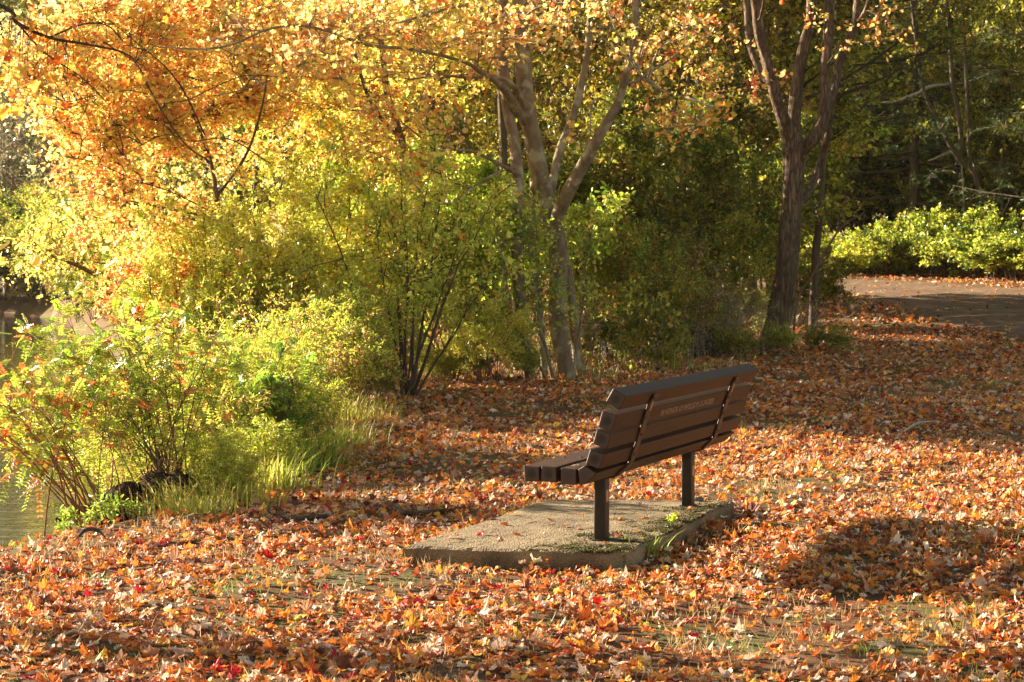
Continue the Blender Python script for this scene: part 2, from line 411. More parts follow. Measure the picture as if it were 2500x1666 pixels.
def make_pad():
    na, nb = 46, 72
    a_ = np.linspace(0, 1, na)[:, None, None]; b_ = np.linspace(0, 1, nb)[None, :, None]
    q = (pA * (1 - a_) + pD * a_) * (1 - b_) + (pB * (1 - a_) + pC * a_) * b_
    a1 = a_[..., 0] * np.ones((1, nb)); b1 = b_[..., 0] * np.ones((na, 1))
    # crumbled edges and a broken near right corner
    cen = (pA + pB + pC + pD) / 4
    edge = np.minimum.reduce([a1, 1 - a1, b1, 1 - b1])
    wob = .006 * np.sin(b1 * 61) + .008 * np.sin(a1 * 47 + 2) + .006 * np.sin(b1 * 23 + a1 * 19)
    q = q + (unit(cen - q)) * np.where(edge < .001, np.abs(wob) + .002, 0)[..., None]
    cor = np.clip(1 - np.hypot((1 - a1) * 1.2, b1 * 2.2) / .10, 0, 1)
    q = q + unit(cen - q) * (cor * .09)[..., None]
    z = PADZ + .003 * np.sin(a1 * 13 + b1 * 9) - .012 * np.exp(-edge / .006) - .02 * cor
    z = z + rng.normal(0, .0012, z.shape)
    # pitted hollow near right edge under the moss
    z -= .010 * np.clip((a1 - .8) / .2, 0, 1) * (0.5 + .5 * np.sin(b1 * 31) * np.sin(a1 * 40 + 1))
    V = np.concatenate([q, z[..., None]], -1).reshape(-1, 3)
    i = (np.arange(na - 1)[:, None] * nb + np.arange(nb - 1)[None]).ravel()
    F = [np.stack([i, i + nb, i + nb + 1, i + 1], 1)]
    loop = [k for k in range(nb)] + [k * nb + nb - 1 for k in range(1, na)] + [(na - 1) * nb + k for k in range(nb - 2, -1, -1)] + [k * nb for k in range(na - 2, 0, -1)]
    rings = [V[loop]]; Vs = [V]; base = len(V); prev = np.array(loop)
    for zz, outw in ((PADZ * .55, .006), (0.0, .0), (-.08, -.01)):
        ring = V[loop].copy(); c3 = np.array([cen[0], cen[1], 0])
        dirv = unit(ring - c3); dirv[:, 2] = 0
        ring = ring + dirv * (outw + rng.normal(0, .004, (len(ring), 1))); ring[:, 2] = zz + rng.normal(0, .004, len(ring))
        Vs.append(ring); cur = base + np.arange(len(loop)); base += len(loop)
        F.append(np.stack([prev, np.roll(prev, -1), np.roll(cur, -1), cur], 1)); prev = cur
    return npmesh('concrete_pad', np.concatenate(Vs), np.concatenate(F), M_conc, smooth=False)
pad = obj('concrete_pad', make_pad()); tag(pad, 'low pebbly concrete pad under the bench, mossy along its right edge', 'concrete pad')

# moss tufts on the pad (one mass, cannot be counted)
def pad_uv(a, b):
    a = np.asarray(a)[:, None]; b = np.asarray(b)[:, None]
    return (pA * (1 - a) + pD * a) * (1 - b) + (pB * (1 - a) + pC * a) * b
n = 60000
cl = rng.random((70, 2)); cl[:54, 0] = 1 - np.abs(rng.normal(0, .14, 54)); cl[:54, 1] = rng.uniform(.0, .97, 54); cl[54:, 0] = rng.uniform(.5, .97, 16); cl[54:, 1] = rng.uniform(.0, .08, 16)
ci = rng.integers(0, 70, n); rad = rng.uniform(.015, .05, 70)[ci]
ab = cl[ci] + rng.normal(0, 1, (n, 2)) * rad[:, None] * np.array([1.0, .6])
ab = ab[(rng.random(len(ab)) < np.clip(.55 + .9 * np.sin(ab[:, 0] * 37 + ab[:, 1] * 23) * np.sin(ab[:, 1] * 41 - ab[:, 0] * 19), 0.04, 1))]
ab = ab[(ab[:, 0] < .995) & (ab[:, 1] > .004) & (ab[:, 1] < .99) & (ab[:, 0] > .4)]
q = pad_uv(ab[:, 0], ab[:, 1]); n = len(q)
base = np.c_[q, np.full(n, PADZ - .012) + rng.uniform(0, .012, n)]
ax = rng.normal(0, .6, (n, 3)); ax[:, 2] = np.abs(ax[:, 2]) * .7 + .12
col = pick([((.07, .08, .016), 4), ((.13, .14, .025), 1.5), ((.035, .035, .012), 4), ((.16, .12, .05), 2), ((.08, .05, .025), 3.5)], n)
V, F, Cc = scatter(t_diamond(.35), base, ax, rng.normal(0, 1, (n, 3)), rng.uniform(.006, .015, n), col)
o = obj('moss', npmesh('moss', V, F, M_grass, Cc), pad); tag(o, kind='stuff')

# ------------------------------------------------------------------ bench
TH = math.radians(22.0)
U = np.array([math.sin(TH), math.cos(TH), 0]); Vd = np.array([math.cos(TH), -math.sin(TH), 0])
LEG1 = np.array([.489, 11.12, 0]); ENDO = -.50; BL = 2.62; LEGS = 1.60
def endpt(X, Yz):
    """zoomed photo point on the near end plane of the bench -> (v, z)"""
    x = 1250 + X / 4.9; y = 930 + Yz / 4.9
    O = LEG1 + U * ENDO
    k = (x - CX) / FPX     # ray: x = k*d ; O + v*Vd : Ox+v*Vx = k(Oy+v*Vy)
    v = (k * O[1] - O[0]) / (Vd[0] - k * Vd[1]); d = O[1] + v * Vd[1]
    return v, P(x, y, d)[2]
M_plast, n, o = mat('recycled plastic lumber')
tc = N(n, 'ShaderNodeTexCoord'); pr = N(n, 'ShaderNodeBsdfPrincipled'); pr.inputs['Roughness'].default_value = .55; pr.inputs['Specular IOR Level'].default_value = .28
mp = N(n, 'ShaderNodeMapping'); mp.inputs['Scale'].default_value = (.12, 1, 1); L_(n, tc.outputs['Object'], mp.inputs[0])
a = N(n, 'ShaderNodeTexNoise'); a.inputs['Scale'].default_value = 45; a.inputs['Detail'].default_value = 8; a.inputs['Roughness'].default_value = .7; L_(n, mp.outputs[0], a.inputs['Vector'])
b = N(n, 'ShaderNodeTexNoise'); b.inputs['Scale'].default_value = 120; b.inputs['Detail'].default_value = 3; L_(n, tc.outputs['Object'], b.inputs['Vector'])
r1 = ramp(n, [(.3, (.024, .0105, .006)), (.7, (.062, .027, .014))]); L_(n, a.outputs[0], r1.inputs[0])
L_(n, r1.outputs[0], pr.inputs['Base Color'])
bp = N(n, 'ShaderNodeBump'); bp.inputs['Strength'].default_value = .35; bp.inputs['Distance'].default_value = .002
ma = N(n, 'ShaderNodeMath', operation='ADD'); L_(n, a.outputs[0], ma.inputs[0]); L_(n, b.outputs[0], ma.inputs[1]); L_(n, ma.outputs[0], bp.inputs['Height'])
L_(n, bp.outputs[0], pr.inputs['Normal']); L_(n, pr.outputs[0], o.inputs[0])
def end_mat(core):
    M, n, o = mat('sawn plastic lumber end' if core else 'smooth plastic lumber end')
    tc = N(n, 'ShaderNodeTexCoord'); pr = N(n, 'ShaderNodeBsdfPrincipled'); pr.inputs['Roughness'].default_value = .55
    sx = N(n, 'ShaderNodeSeparateXYZ'); L_(n, tc.outputs['Object'], sx.inputs[0])
    cb = N(n, 'ShaderNodeCombineXYZ'); L_(n, sx.outputs[1], cb.inputs[1]); L_(n, sx.outputs[2], cb.inputs[2])
    ln = N(n, 'ShaderNodeVectorMath', operation='LENGTH'); L_(n, cb.outputs[0], ln.inputs[0])
    nz = N(n, 'ShaderNodeTexNoise'); nz.inputs['Scale'].default_value = 170; nz.inputs['Detail'].default_value = 4; L_(n, tc.outputs['Object'], nz.inputs['Vector'])
    md = N(n, 'ShaderNodeMath', operation='MULTIPLY_ADD'); md.inputs[1].default_value = .022; L_(n, nz.outputs[0], md.inputs[0]); L_(n, ln.outputs['Value'], md.inputs[2])
    mr = N(n, 'ShaderNodeMapRange'); mr.inputs[1].default_value = .026; mr.inputs[2].default_value = .042; L_(n, md.outputs[0], mr.inputs[0])
    r1 = ramp(n, [(.0, (.014, .009, .007) if core else (.040, .026, .021)), (1, (.055, .037, .030))]); L_(n, mr.outputs[0], r1.inputs[0]); L_(n, r1.outputs[0], pr.inputs['Base Color'])
    bp = N(n, 'ShaderNodeBump'); bp.inputs['Strength'].default_value = .7; bp.inputs['Distance'].default_value = .004; L_(n, nz.outputs[0], bp.inputs['Height']); L_(n, bp.outputs[0], pr.inputs['Normal'])
    L_(n, pr.outputs[0], o.inputs[0]); return M
M_end, M_end2 = end_mat(True), end_mat(False)
M_steel = simple('weathered steel tube', (.010, .009, .008), .5, .35, bump=.3, bs=90, c2=(.032, .024, .019), ns=14)
M_strap = simple('painted steel strap', (.030, .016, .011), .5, .45, bump=.2, bs=60, c2=(.060, .032, .020), ns=12)
M_bolt = simple('black bolt', (.012, .010, .009), .4, .5)
M_tan = simple('tan sticker', (.42, .22, .13), .5, .3, bump=.1, c2=(.52, .30, .19), ns=60)  # plain tan tone of the small oblongs on legs and straps
M_let = simple('engraved lettering', (.30, .21, .15), .7, .3, c2=(.42, .32, .24), ns=80)

bench = empty('park_bench', tuple(LEG1[:2]) + (PADZ,), 'brown slatted park bench with engraved back rail, seen from behind on its concrete pad', 'bench')
bench.rotation_euler = (0, 0, math.pi / 2 - TH)      # local x = U (length), local -y = backward
# local frame: x along the length, y forward (-Vd), z up
import bmesh
def slat(name, poly, x0, x1, bev=.006, core=True):
    """poly: (v, z) outline on the end plane"""
    pts = [(-v, z - PADZ) for v, z in poly]
    cy = sum(p[0] for p in pts) / len(pts); cz = sum(p[1] for p in pts) / len(pts)
    bm = bmesh.new(); xc = (x0 + x1) / 2; h = (x1 - x0) / 2
    a = [bm.verts.new((-h, p[0] - cy, p[1] - cz)) for p in pts]; b = [bm.verts.new((h, p[0] - cy, p[1] - cz)) for p in pts]
    n = len(pts)
    for i in range(n): bm.faces.new((a[i], a[(i + 1) % n], b[(i + 1) % n], b[i]))
    bm.faces.new(a[::-1]); bm.faces.new(b)
    bmesh.ops.recalc_face_normals(bm, faces=bm.faces)
    bmesh.ops.bevel(bm, geom=[e for e in bm.edges], offset=bev, segments=3, profile=.5, affect='EDGES')
    me = bpy.data.meshes.new(name); 
    for f in bm.faces:
        f.smooth = False; f.material_index = 1 if abs(f.normal.x) > .95 else 0
    bm.to_mesh(me); bm.free(); me.materials.append(M_plast); me.materials.append(M_end if core else M_end2)
    o = obj(name, me, bench); o.location = (xc, cy, cz); return o
polys = [
    [(135, 1015), (325, 1030), (328, 1203), (148, 1208)],
    [(350, 1017), (530, 1032), (530, 1220), (345, 1203)],
    [(585, 1040), (772, 1057), (768, 1250), (580, 1237)],
    [(787, 1062), (870, 1012), (1015, 1110), (880, 1238), (812, 1250)],
    [(935, 815), (1105, 885), (1048, 1060), (880, 1000)],
    [(1015, 580), (1187, 637), (1140, 820), (965, 755)],
    [(1080, 360), (1257, 412), (1195, 610), (1030, 545)],
    [(1210, 90), (1370, 187), (1280, 355), (1120, 250)]]
names = ['seat_slat'] * 3 + ['corner_slat'] + ['back_slat'] * 4
VP = [[endpt(*p) for p in poly] for poly in polys]
slats = [slat(nm, pl, ENDO, ENDO + BL, core=(k not in (2, 3))) for k, (nm, pl) in enumerate(zip(names, VP))]
# tube legs (rectangular), foot plate, straps behind the back and under the seat
def box(bm, x0, x1, y0, y1, z0, z1):
    vs = [bm.verts.new(p) for p in ((x0, y0, z0), (x1, y0, z0), (x1, y1, z0), (x0, y1, z0), (x0, y0, z1), (x1, y0, z1), (x1, y1, z1), (x0, y1, z1))]
    for f in ((0, 3, 2, 1), (4, 5, 6, 7), (0, 1, 5, 4), (1, 2, 6, 5), (2, 3, 7, 6), (3, 0, 4, 7)): bm.faces.new([vs[i] for i in f])
def bmobj(name, bm, m, parent, bev=.004, seg=2, smooth=True):
    if bev: bmesh.ops.bevel(bm, geom=list(bm.edges), offset=bev, segments=seg, profile=.5, affect='EDGES')
    me = bpy.data.meshes.new(name)
    for f in bm.faces: f.smooth = smooth
    bm.to_mesh(me); bm.free(); me.materials.append(m); return obj(name, me, parent)
seat_bot = min(z for poly in VP[:4] for v, z in poly) - PADZ
backline = []  # rear corners of the back slats, offset outwards: path of the strap
rear = [VP[3][3], VP[3][2], VP[4][1], VP[5][1], VP[6][1], VP[7][1]]
und = [VP[0][3], VP[3][4], VP[3][3]]
front_v, front_z = VP[0][3]
sp = [(-(VP[0][3][0]) - .015, VP[0][3][1] - PADZ - .001), (-(VP[2][2][0]), VP[2][2][1] - PADZ - .006), (-(VP[3][4][0]), VP[3][4][1] - PADZ - .004), (-(VP[3][3][0]), VP[3][3][1] - PADZ - .003),
      (-(VP[3][2][0]) - .003, VP[3][2][1] - PADZ), (-(VP[4][2][0]) - .004, VP[4][2][1] - PADZ), (-(VP[4][1][0]) - .004, VP[4][1][1] - PADZ), (-(VP[5][1][0]) - .004, VP[5][1][1] - PADZ),
      (-(VP[6][1][0]) - .004, VP[6][1][1] - PADZ), (-(VP[7][2][0]) - .004, VP[7][2][1] - PADZ + .01), (-(VP[7][1][0]) - .002 + .006, VP[7][1][1] - PADZ - .022)]
for li, lx in enumerate((0.0, LEGS)):
    bm = bmesh.new(); box(bm, lx - .04, lx + .04, -.032, .032, -.01, seat_bot - .006)
    leg = bmobj('leg', bm, M_steel, bench, .006, 3)
    bm = bmesh.new(); box(bm, lx - .052, lx + .052, -.044, .044, -.012, .006); bmobj('foot_plate', bm, M_steel, leg, .002)
    bm = bmesh.new(); box(bm, lx - .018, lx + .018, -.0335, -.0325, .21 if li == 0 else .19, .275 if li == 0 else .25); bmobj('sticker', bm, M_tan, leg, 0, smooth=False)
    # strap: flat bar 65 mm wide following the underside and the back
    bm = bmesh.new(); hw = .036; t = .010
    ptsn = [Vector((0, y, z)) for y, z in sp]; rings = []
    for k, p in enumerate(ptsn):
        tn = (ptsn[min(k + 1, len(ptsn) - 1)] - ptsn[max(k - 1, 0)]).normalized(); nrm = Vector((0, tn.z, -tn.y))
        # outward normal: away from the slats (down / backward)
        if nrm.z > 0 and k < 3: nrm = -nrm
        if k >= 3 and nrm.y > 0: nrm = -nrm
        a = p; b = p + nrm * t
        rings.append([bm.verts.new((lx - hw, a.y, a.z)), bm.verts.new((lx + hw, a.y, a.z)), bm.verts.new((lx + hw, b.y, b.z)), bm.verts.new((lx - hw, b.y, b.z))])
    for r0, r1 in zip(rings, rings[1:]):
        for q in range(4): bm.faces.new((r0[q], r0[(q + 1) % 4], r1[(q + 1) % 4], r1[q]))
    bm.faces.new(rings[0]); bm.faces.new(rings[-1][::-1]); bmesh.ops.recalc_face_normals(bm, faces=bm.faces)
    strap = bmobj('strap', bm, M_strap, bench, .0015, 1, smooth=False)
    # bolts on the rear of the strap, one per back slat, and stud heads on the seat
    for k in range(4, 8):
        c = np.mean([VP[k][1], VP[k][2]], axis=0); tn = np.array(VP[k][1]) - np.array(VP[k][2]); tn /= np.linalg.norm(tn); nr = np.array([tn[1], -tn[0]])
        c = c + nr * .013
        bm = bmesh.new(); bmesh.ops.create_cone(bm, cap_ends=True, segments=12, radius1=.013, radius2=.009, depth=.009)
        b_ = bmobj('bolt', bm, M_bolt, strap, .001, 1); b_.location = (lx, -c[0], c[1] - PADZ)
        b_.rotation_euler = Vector((0, -nr[0], nr[1])).to_track_quat('Z', 'Y').to_euler()
    for k in range(0, 3):
        c = np.mean([VP[k][0], VP[k][1]], axis=0)
        bm = bmesh.new(); bmesh.ops.create_uvsphere(bm, u_segments=12, v_segments=6, radius=.011)
        for v_ in bm.verts: v_.co.z = max(v_.co.z, 0) * .45
        b_ = bmobj('bolt', bm, M_steel, slats[k], 0); b_.location = (lx - slats[k].location.x, -c[0] - slats[k].location.y, c[1] - PADZ - slats[k].location.z)
    # small tan oblong on the strap
    c = np.array(VP[6][1]) * .25 + np.array(VP[7][2]) * .75; tn = np.array(VP[7][2]) - np.array(VP[6][2]); tn /= np.linalg.norm(tn); nr = np.array([tn[1], -tn[0]])
    bm = bmesh.new(); box(bm, -.012, .012, -.026, .026, 0, .001); st = bmobj('sticker', bm, M_tan, strap, 0, smooth=False)
    c = c + nr * .018; st.location = (lx, -c[0], c[1] - PADZ)
    zq = Vector((0, -nr[0], nr[1])); yq = Vector((0, -tn[0], tn[1])); xq = yq.cross(zq); st.matrix_local = Matrix.Translation(st.location) @ Matrix((xq, yq, zq)).transposed().to_4x4()
# engraved words on the second rail from the top
cu = bpy.data.curves.new('lettering', 'FONT'); cu.body = 'IN HONOR OF PHYLLIS M 12-24-2020'; cu.size = .052; cu.extrude = .0006; cu.align_x = 'CENTER'; cu.align_y = 'CENTER'
cu.space_character = 1.02
tmp = bpy.data.objects.new('tmp_text', cu); C.collection.objects.link(tmp)
me = bpy.data.meshes.new_from_object(tmp.evaluated_get(bpy.context.evaluated_depsgraph_get())); bpy.data.objects.remove(tmp); me.materials.clear(); me.materials.append(M_let)
wv = [v.co.x for v in me.vertices]; sc = (1.02) / (max(wv) - min(wv))
for v in me.vertices: v.co.x *= sc
s6 = slats[6]; c = (np.array(VP[6][1]) + np.array(VP[6][2])) / 2; tn = np.array(VP[6][1]) - np.array(VP[6][2]); tn /= np.linalg.norm(tn); nr = np.array([tn[1], -tn[0]])
let = obj('lettering', me, s6); let['kind'] = 'stuff'; c = c + nr * .0008 + tn * (-.006)
zq = Vector((0, -nr[0], nr[1])); yq = Vector((0, -tn[0], tn[1])); xq = yq.cross(zq)
let.matrix_local = Matrix.Translation((LEGS * .50 - s6.location.x, -c[0] - s6.location.y, c[1] - PADZ - s6.location.z)) @ Matrix((xq, yq, zq)).transposed().to_4x4()

# dark pebble on the pad beside the far leg
def rock(name, r, seed, squash=.6, m=None, parent=None, sub=3):
    bm = bmesh.new(); bmesh.ops.create_icosphere(bm, subdivisions=sub, radius=1)
    rs = np.random.default_rng(seed); ks = rs.normal(0, 1, (7, 3)) * 1.6; ph = rs.uniform(0, 6, 7)
    for v in bm.verts:
        p = np.array(v.co); d = 1 + .10 * sum(math.sin(float(k @ p) + h) for k, h in zip(ks, ph)) / 1.3
        v.co = Vector((p[0] * r[0] * d, p[1] * r[1] * d, p[2] * r[2] * d))
    me = bpy.data.meshes.new(name)
    for f in bm.faces: f.smooth = True
    bm.to_mesh(me); bm.free(); me.materials.append(m); return obj(name, me, parent)
M_stone = simple('dark stone', (.05, .05, .045), .55, .4, bump=.4, bs=30, c2=(.17, .17, .15), ns=9, dist=.01)
M_bould = simple('mossy boulder', (.02, .02, .015), .9, .2, bump=.8, bs=7, c2=(.11, .11, .07), ns=5, dist=.05)
st = rock('pebble', (.038, .022, .016), 3, m=M_stone); q = padpt(1706, 1226); st.location = (q[0], q[1], PADZ + .010); st.rotation_euler = (0, 0, -.2)
tag(st, 'small dark pebble on the concrete pad beside the far bench leg', 'pebble')
bo = rock('boulder', (.75, .5, .38), 8, m=M_bould); q = P(1600, 800, 29); bo.location = (q[0], 29, ground(q[0], 29) + .12)
tag(bo, 'dark rounded boulder in the undergrowth behind the bench', 'boulder')

# ------------------------------------------------------------------ leaf litter and grass
PAL_LIT = [((.50, .28, .17), 17), ((.66, .215, .045), 25), ((.44, .11, .025), 13), ((.76, .32, .055), 18), ((.74, .56, .43), 17), ((.24, .07, .03), 8), ((.72, .44, .07), 3), ((.42, .02, .025), 2.2), ((.15, .06, .035), 9)]
lt = []
for k in range(9):
    rs = np.random.default_rng(k + 40)
    lt.append((t_maple(1, rs.uniform(.1, .6) * rs.choice([-1, -1, 1]), rs.uniform(-1.1, 1.1), rs, .10), t_maple(0, rs.uniform(.3, 1.1) * rs.choice([-1, -1, 1]), rs.uniform(-1.1, 1.1), rs, .08)))
def pad_inside(x, y, mrg=0.0):
    pts = [pA, pB, pC, pD]; ins = np.ones(len(x), bool)
    for a, b in zip(pts, pts[1:] + pts[:1]):
        e = b - a; nrm = np.array([e[1], -e[0]]) / np.linalg.norm(e)
        ins &= ((x - a[0]) * nrm[0] + (y - a[1]) * nrm[1]) > -mrg
    return ins
def litter(y0, y1, dens, det, size, extra=.6, xlo=None, thick=.025, flat=.24):
    """leaves per square metre dens inside the widened view wedge"""
    xm = .27 * y1 + extra; A = 2 * xm * (y1 - y0); n = int(A * dens)
    x = rng.uniform(-xm, xm, n); y = rng.uniform(y0, y1, n)
    s = x - np.interp(y, SHY, SHX)
    edgecut = np.interp(y, [0, 12, 13.5, 15, 18, 21, 23, 26, 60], [.3, .35, .9, 1.3, 1.4, 1.6, 2.6, 4.0, 7.5])
    ins = pad_inside(x, y, .0)
    dn = np.where(s < edgecut, .10, 1.0)     # thin out under the bank shrubs
    bare = .55 + .45 * np.tanh(3 * (np.sin(.9 * x + 1.1 * y) + np.sin(2.1 * x - 1.4 * y + 2) + .8))
    dn = dn * (.22 + .78 * bare)
    dn = np.where(on_path(x, y), .10, dn)
    keep = (np.abs(x) < .27 * y + extra) & (rng.random(n) < dn) & (~ins) & (s > .25)
    x, y = x[keep], y[keep]; n = len(x)
    pile = rng.random(n) ** 1.5 * thick
    z = ground(x, y) + pile + .006
    near = pad_inside(x, y, .05); z = np.where(near, z + rng.uniform(0, .03, n), z)
    ax = np.stack([np.cos(a := rng.uniform(0, 6.283, n)), np.sin(a), rng.normal(0, .25, n)], 1)
    nr = np.stack([rng.normal(0, flat, n), rng.normal(0, flat, n), np.ones(n)], 1)
    fl = rng.random(n) < .04; nr[fl] = rng.normal(0, 1, (fl.sum(), 3))
    size_ = size * np.exp(rng.normal(0, .28, n))
    col = pick(PAL_LIT, n) * np.exp(rng.normal(0, .18, (n, 1)))
    t = rng.integers(0, len(lt), n); acc = Acc()
    for k in range(len(lt)):
        w_ = t == k
        if w_.any():
            V, F, Cc = scatter(lt[k][0 if det == 2 else 1], np.c_[x, y, z][w_], ax[w_], nr[w_], size_[w_], np.clip(col[w_], .01, .85)); acc.add(V, F, Cc)
    return acc
acc = Acc()
for a in (litter(6.2, 12.5, 620, 2, .047), litter(12.5, 17, 620, 1, .048), litter(17, 24, 520, 1, .050), litter(24, 36, 260, 1, .060), litter(36, 72, 40, 1, .095, thick=.05)):
    acc.add(np.concatenate(a.V), np.concatenate(a.F), np.concatenate(a.Cc))
o = obj('leaf_litter', acc.mesh('leaf_litter', M_litter)); tag(o, kind='stuff')

# turf: short dry and green blades between the leaves, in patches
def blades(x, y, z, h, wd, col, lean=.5):
    n = len(x); a = rng.uniform(0, 6.283, n)
    ax = np.stack([np.cos(a) * lean * rng.random(n), np.sin(a) * lean * rng.random(n), np.ones(n)], 1)
    T = np.array([[0, .5, 0], [0, -.5, 0], [.55, -.3, .04], [.55, .3, .04], [1, 0, .16]])
    ax = unit(ax); nr = np.stack([-ax[:, 1] + rng.normal(0, .5, n), ax[:, 0] + rng.normal(0, .5, n), rng.normal(0, .2, n)], 1)
    side = unit(np.cross(nr, ax)); nn = np.cross(ax, side)
    V = np.c_[x, y, z][:, None] + h[:, None, None] * (T[None, :, 0:1] * ax[:, None] + T[None, :, 2:3] * nn[:, None]) + wd[:, None, None] * T[None, :, 1:2] * side[:, None]
    b = (np.arange(n) * 5)[:, None]
    F = np.concatenate([b + [0, 1, 2], b + [0, 2, 3], b + [3, 2, 4]])
    return V.reshape(-1, 3), F, np.repeat(col, 5, axis=0)
acc = Acc()
nc = 2600
cx = rng.uniform(-7, 9, nc); cy = 6.5 + 26 * rng.random(nc) ** 1.3
k = (np.abs(cx) < .27 * cy + .5) & (~pad_inside(cx, cy, .0)) & (cx - np.interp(cy, SHY, SHX) > .5) & ~on_path(cx, cy)
cx, cy = cx[k], cy[k]; nc = len(cx); per = 34
gi = np.repeat(np.arange(nc), per); spr = rng.uniform(.03, .16, nc)[gi]
x = cx[gi] + rng.normal(0, 1, nc * per) * spr; y = cy[gi] + rng.normal(0, 1, nc * per) * spr
k = ~pad_inside(x, y, .0); x, y, gi = x[k], y[k], gi[k]; n = len(x)
green = (np.sin(cx * 1.7 + cy * 2.3) + np.sin(cx * 3.1 - cy * 1.3 + 1) + rng.normal(0, .8, nc) > .8)[gi]
cg = pick([((.13, .20, .03), 3), ((.22, .28, .05), 3), ((.34, .34, .09), 1)], n); cd = pick([((.42, .28, .13), 3), ((.55, .40, .22), 2), ((.30, .17, .07), 2), ((.34, .30, .10), 1.2)], n)
V, F, Cc = blades(x, y, ground(x, y), rng.uniform(.025, .085, n) * np.where(green, .85, 1), rng.uniform(.0015, .004, n) * (1 + y / 22), np.where(green[:, None], cg, cd), .9)
acc.add(V, F, Cc)
o = obj('grass', acc.mesh('grass', M_grass)); tag(o, kind='stuff')

# single leaves that stand out: on the pad, the red ones, and those lying on top in the near litter
def one_leaf_mesh(k, base, key):
    rs = np.random.default_rng(900 + k)
    V, F = t_maple(1, rs.uniform(.15, .7) * rs.choice([-1, -1, 1]), rs.uniform(-.7, .7), rs, .07)
    V = V - np.array([.42, 0, 0]); col = np.tile(base, (len(V), 1)) * rs.uniform(.8, 1.15, (len(V), 1))
    a = Acc(); a.add(V, F, col)
    # thin stalk
    st_, sf = tubes(np.array([[[-.10, 0, V[0, 2]], [-.42, .02, .02], [-.75, .08, .10]]]), np.array([[.016, .012, .010]]), 3)
    a.add(st_, tri(sf), np.array(base) * .8)
    return a.mesh('fallen_leaf_' + key, M_litter)
LC = dict(pale=(.60, .42, .30), tan=(.48, .28, .18), orange=(.64, .21, .03), gold=(.72, .40, .05), red=(.52, .015, .02), rust=(.40, .10, .03), crimson=(.28, .012, .035))
LM = {(c, k): one_leaf_mesh(k + 10 * i, np.array(v), c) for i, (c, v) in enumerate(LC.items()) for k in range(3)}
def put_leaf(cname, k, loc, size, label, group=None, tilt=.35):
    o = obj('fallen_leaf', LM[(cname, k % 3)]); o.location = loc; o.scale = (size,) * 3
    o.rotation_euler = (rng.normal(0, tilt), rng.normal(0, tilt), rng.uniform(0, 6.28)); return tag(o, label, 'leaf', group)
padl = [((1098, 1317), 'pale', 'pale curled leaf near the left corner of the concrete pad'), ((1175, 1308), 'red', 'reddish curled leaf on the left half of the pad'),
        ((1262, 1311), 'rust', 'dark rust leaf lying flat in the middle of the pad front'), ((1220, 1323), 'tan', 'tan leaf scrap closest to the front edge of the pad'),
        ((1250, 1262), 'gold', 'golden leaf on the left side of the pad'), ((1343, 1275), 'rust', 'brown leaf in the centre of the pad left of the near leg'),
        ((1385, 1290), 'tan', 'tan leaf on the pad just left of the near bench leg'), ((1515, 1274), 'orange', 'orange leaf on the pad right of the near bench leg'),
        ((1575, 1270), 'orange', 'orange leaf in the moss between the bench legs'), ((1560, 1235), 'pale', 'pale leaf at the back of the pad between the legs'),
        ((1512, 1312), 'red', 'red leaf on the pad beside the foot of the near leg'), ((1565, 1303), 'gold', 'gold leaf on the mossy right edge of the pad'),
        ((1200, 1270), 'tan', 'tan leaf on the left edge of the pad'), ((1690, 1245), 'rust', 'rust leaf on the pad at the foot of the far leg'),
        ((1230, 1285), 'rust', 'small brown leaf in the middle left of the pad')]
for i, ((x, y), c, lab) in enumerate(padl):
    q = padpt(x, y); put_leaf(c, i, (q[0], q[1], PADZ + .012), .062, lab, tilt=.18)
for k in range(18):
    a_, b_ = rng.uniform(.05, .9), rng.uniform(.05, .95); q = pad_uv([a_], [b_])[0]
    put_leaf(rng.choice(['tan', 'rust', 'pale', 'orange']), k, (q[0], q[1], PADZ + .008), rng.uniform(.025, .045), 'small broken leaf scrap lying on the bare concrete pad', 'small leaf scraps on the pad', tilt=.15)
# one on the seat
q = (np.array(VP[2][0]) + np.array(VP[2][1])) / 2; w3 = LEG1 + U * (ENDO + .12) + Vd * q[0]
put_leaf('pale', 1, (w3[0], w3[1], q[1] + .012), .05, 'pale pink leaf resting on the bench seat near its end', tilt=.2)
redl = [((879, 1327), 'red', 'bright red leaf to the left of the pad corner'), ((962, 1421), 'red', 'large bright red leaf in front of the pad'), ((884, 1517), 'crimson', 'dark crimson leaf upright in the foreground litter'),
        ((1400, 1604), 'red', 'red leaf near the bottom centre of the picture'), ((748, 1467), 'crimson', 'crimson leaf left of the pad in the foreground'), ((676, 1396), 'red', 'red leaf at the mid left of the litter'),
        ((1695, 1568), 'crimson', 'deep crimson leaf standing in the right foreground'), ((1569, 1597), 'red', 'round red leaf at the bottom right of centre'), ((2286, 1217), 'red', 'red leaf in the litter far right behind the bench'),
        ((1932, 1251), 'red', 'small red leaf right of the pad'), ((1330, 1190), 'red', 'red leaf under the front of the bench seat'), ((1020, 1480), 'crimson', 'crimson leaf in the litter below the pad front'),
        ((280, 1405), 'red', 'red leaf in the left foreground litter'), ((810, 1625), 'crimson', 'crimson leaf at the bottom left foreground'), ((1460, 1500), 'red', 'red leaf below the near right corner of the pad')]
for i, ((x, y), c, lab) in enumerate(redl):
    d = 5000 * CAMZ / (y - 615 + 14); wx = (x - CX) / 5000 * d; put_leaf(c, i, (wx, d, float(ground(wx, d)) + .045), .062, lab, tilt=.4)
placed = 0
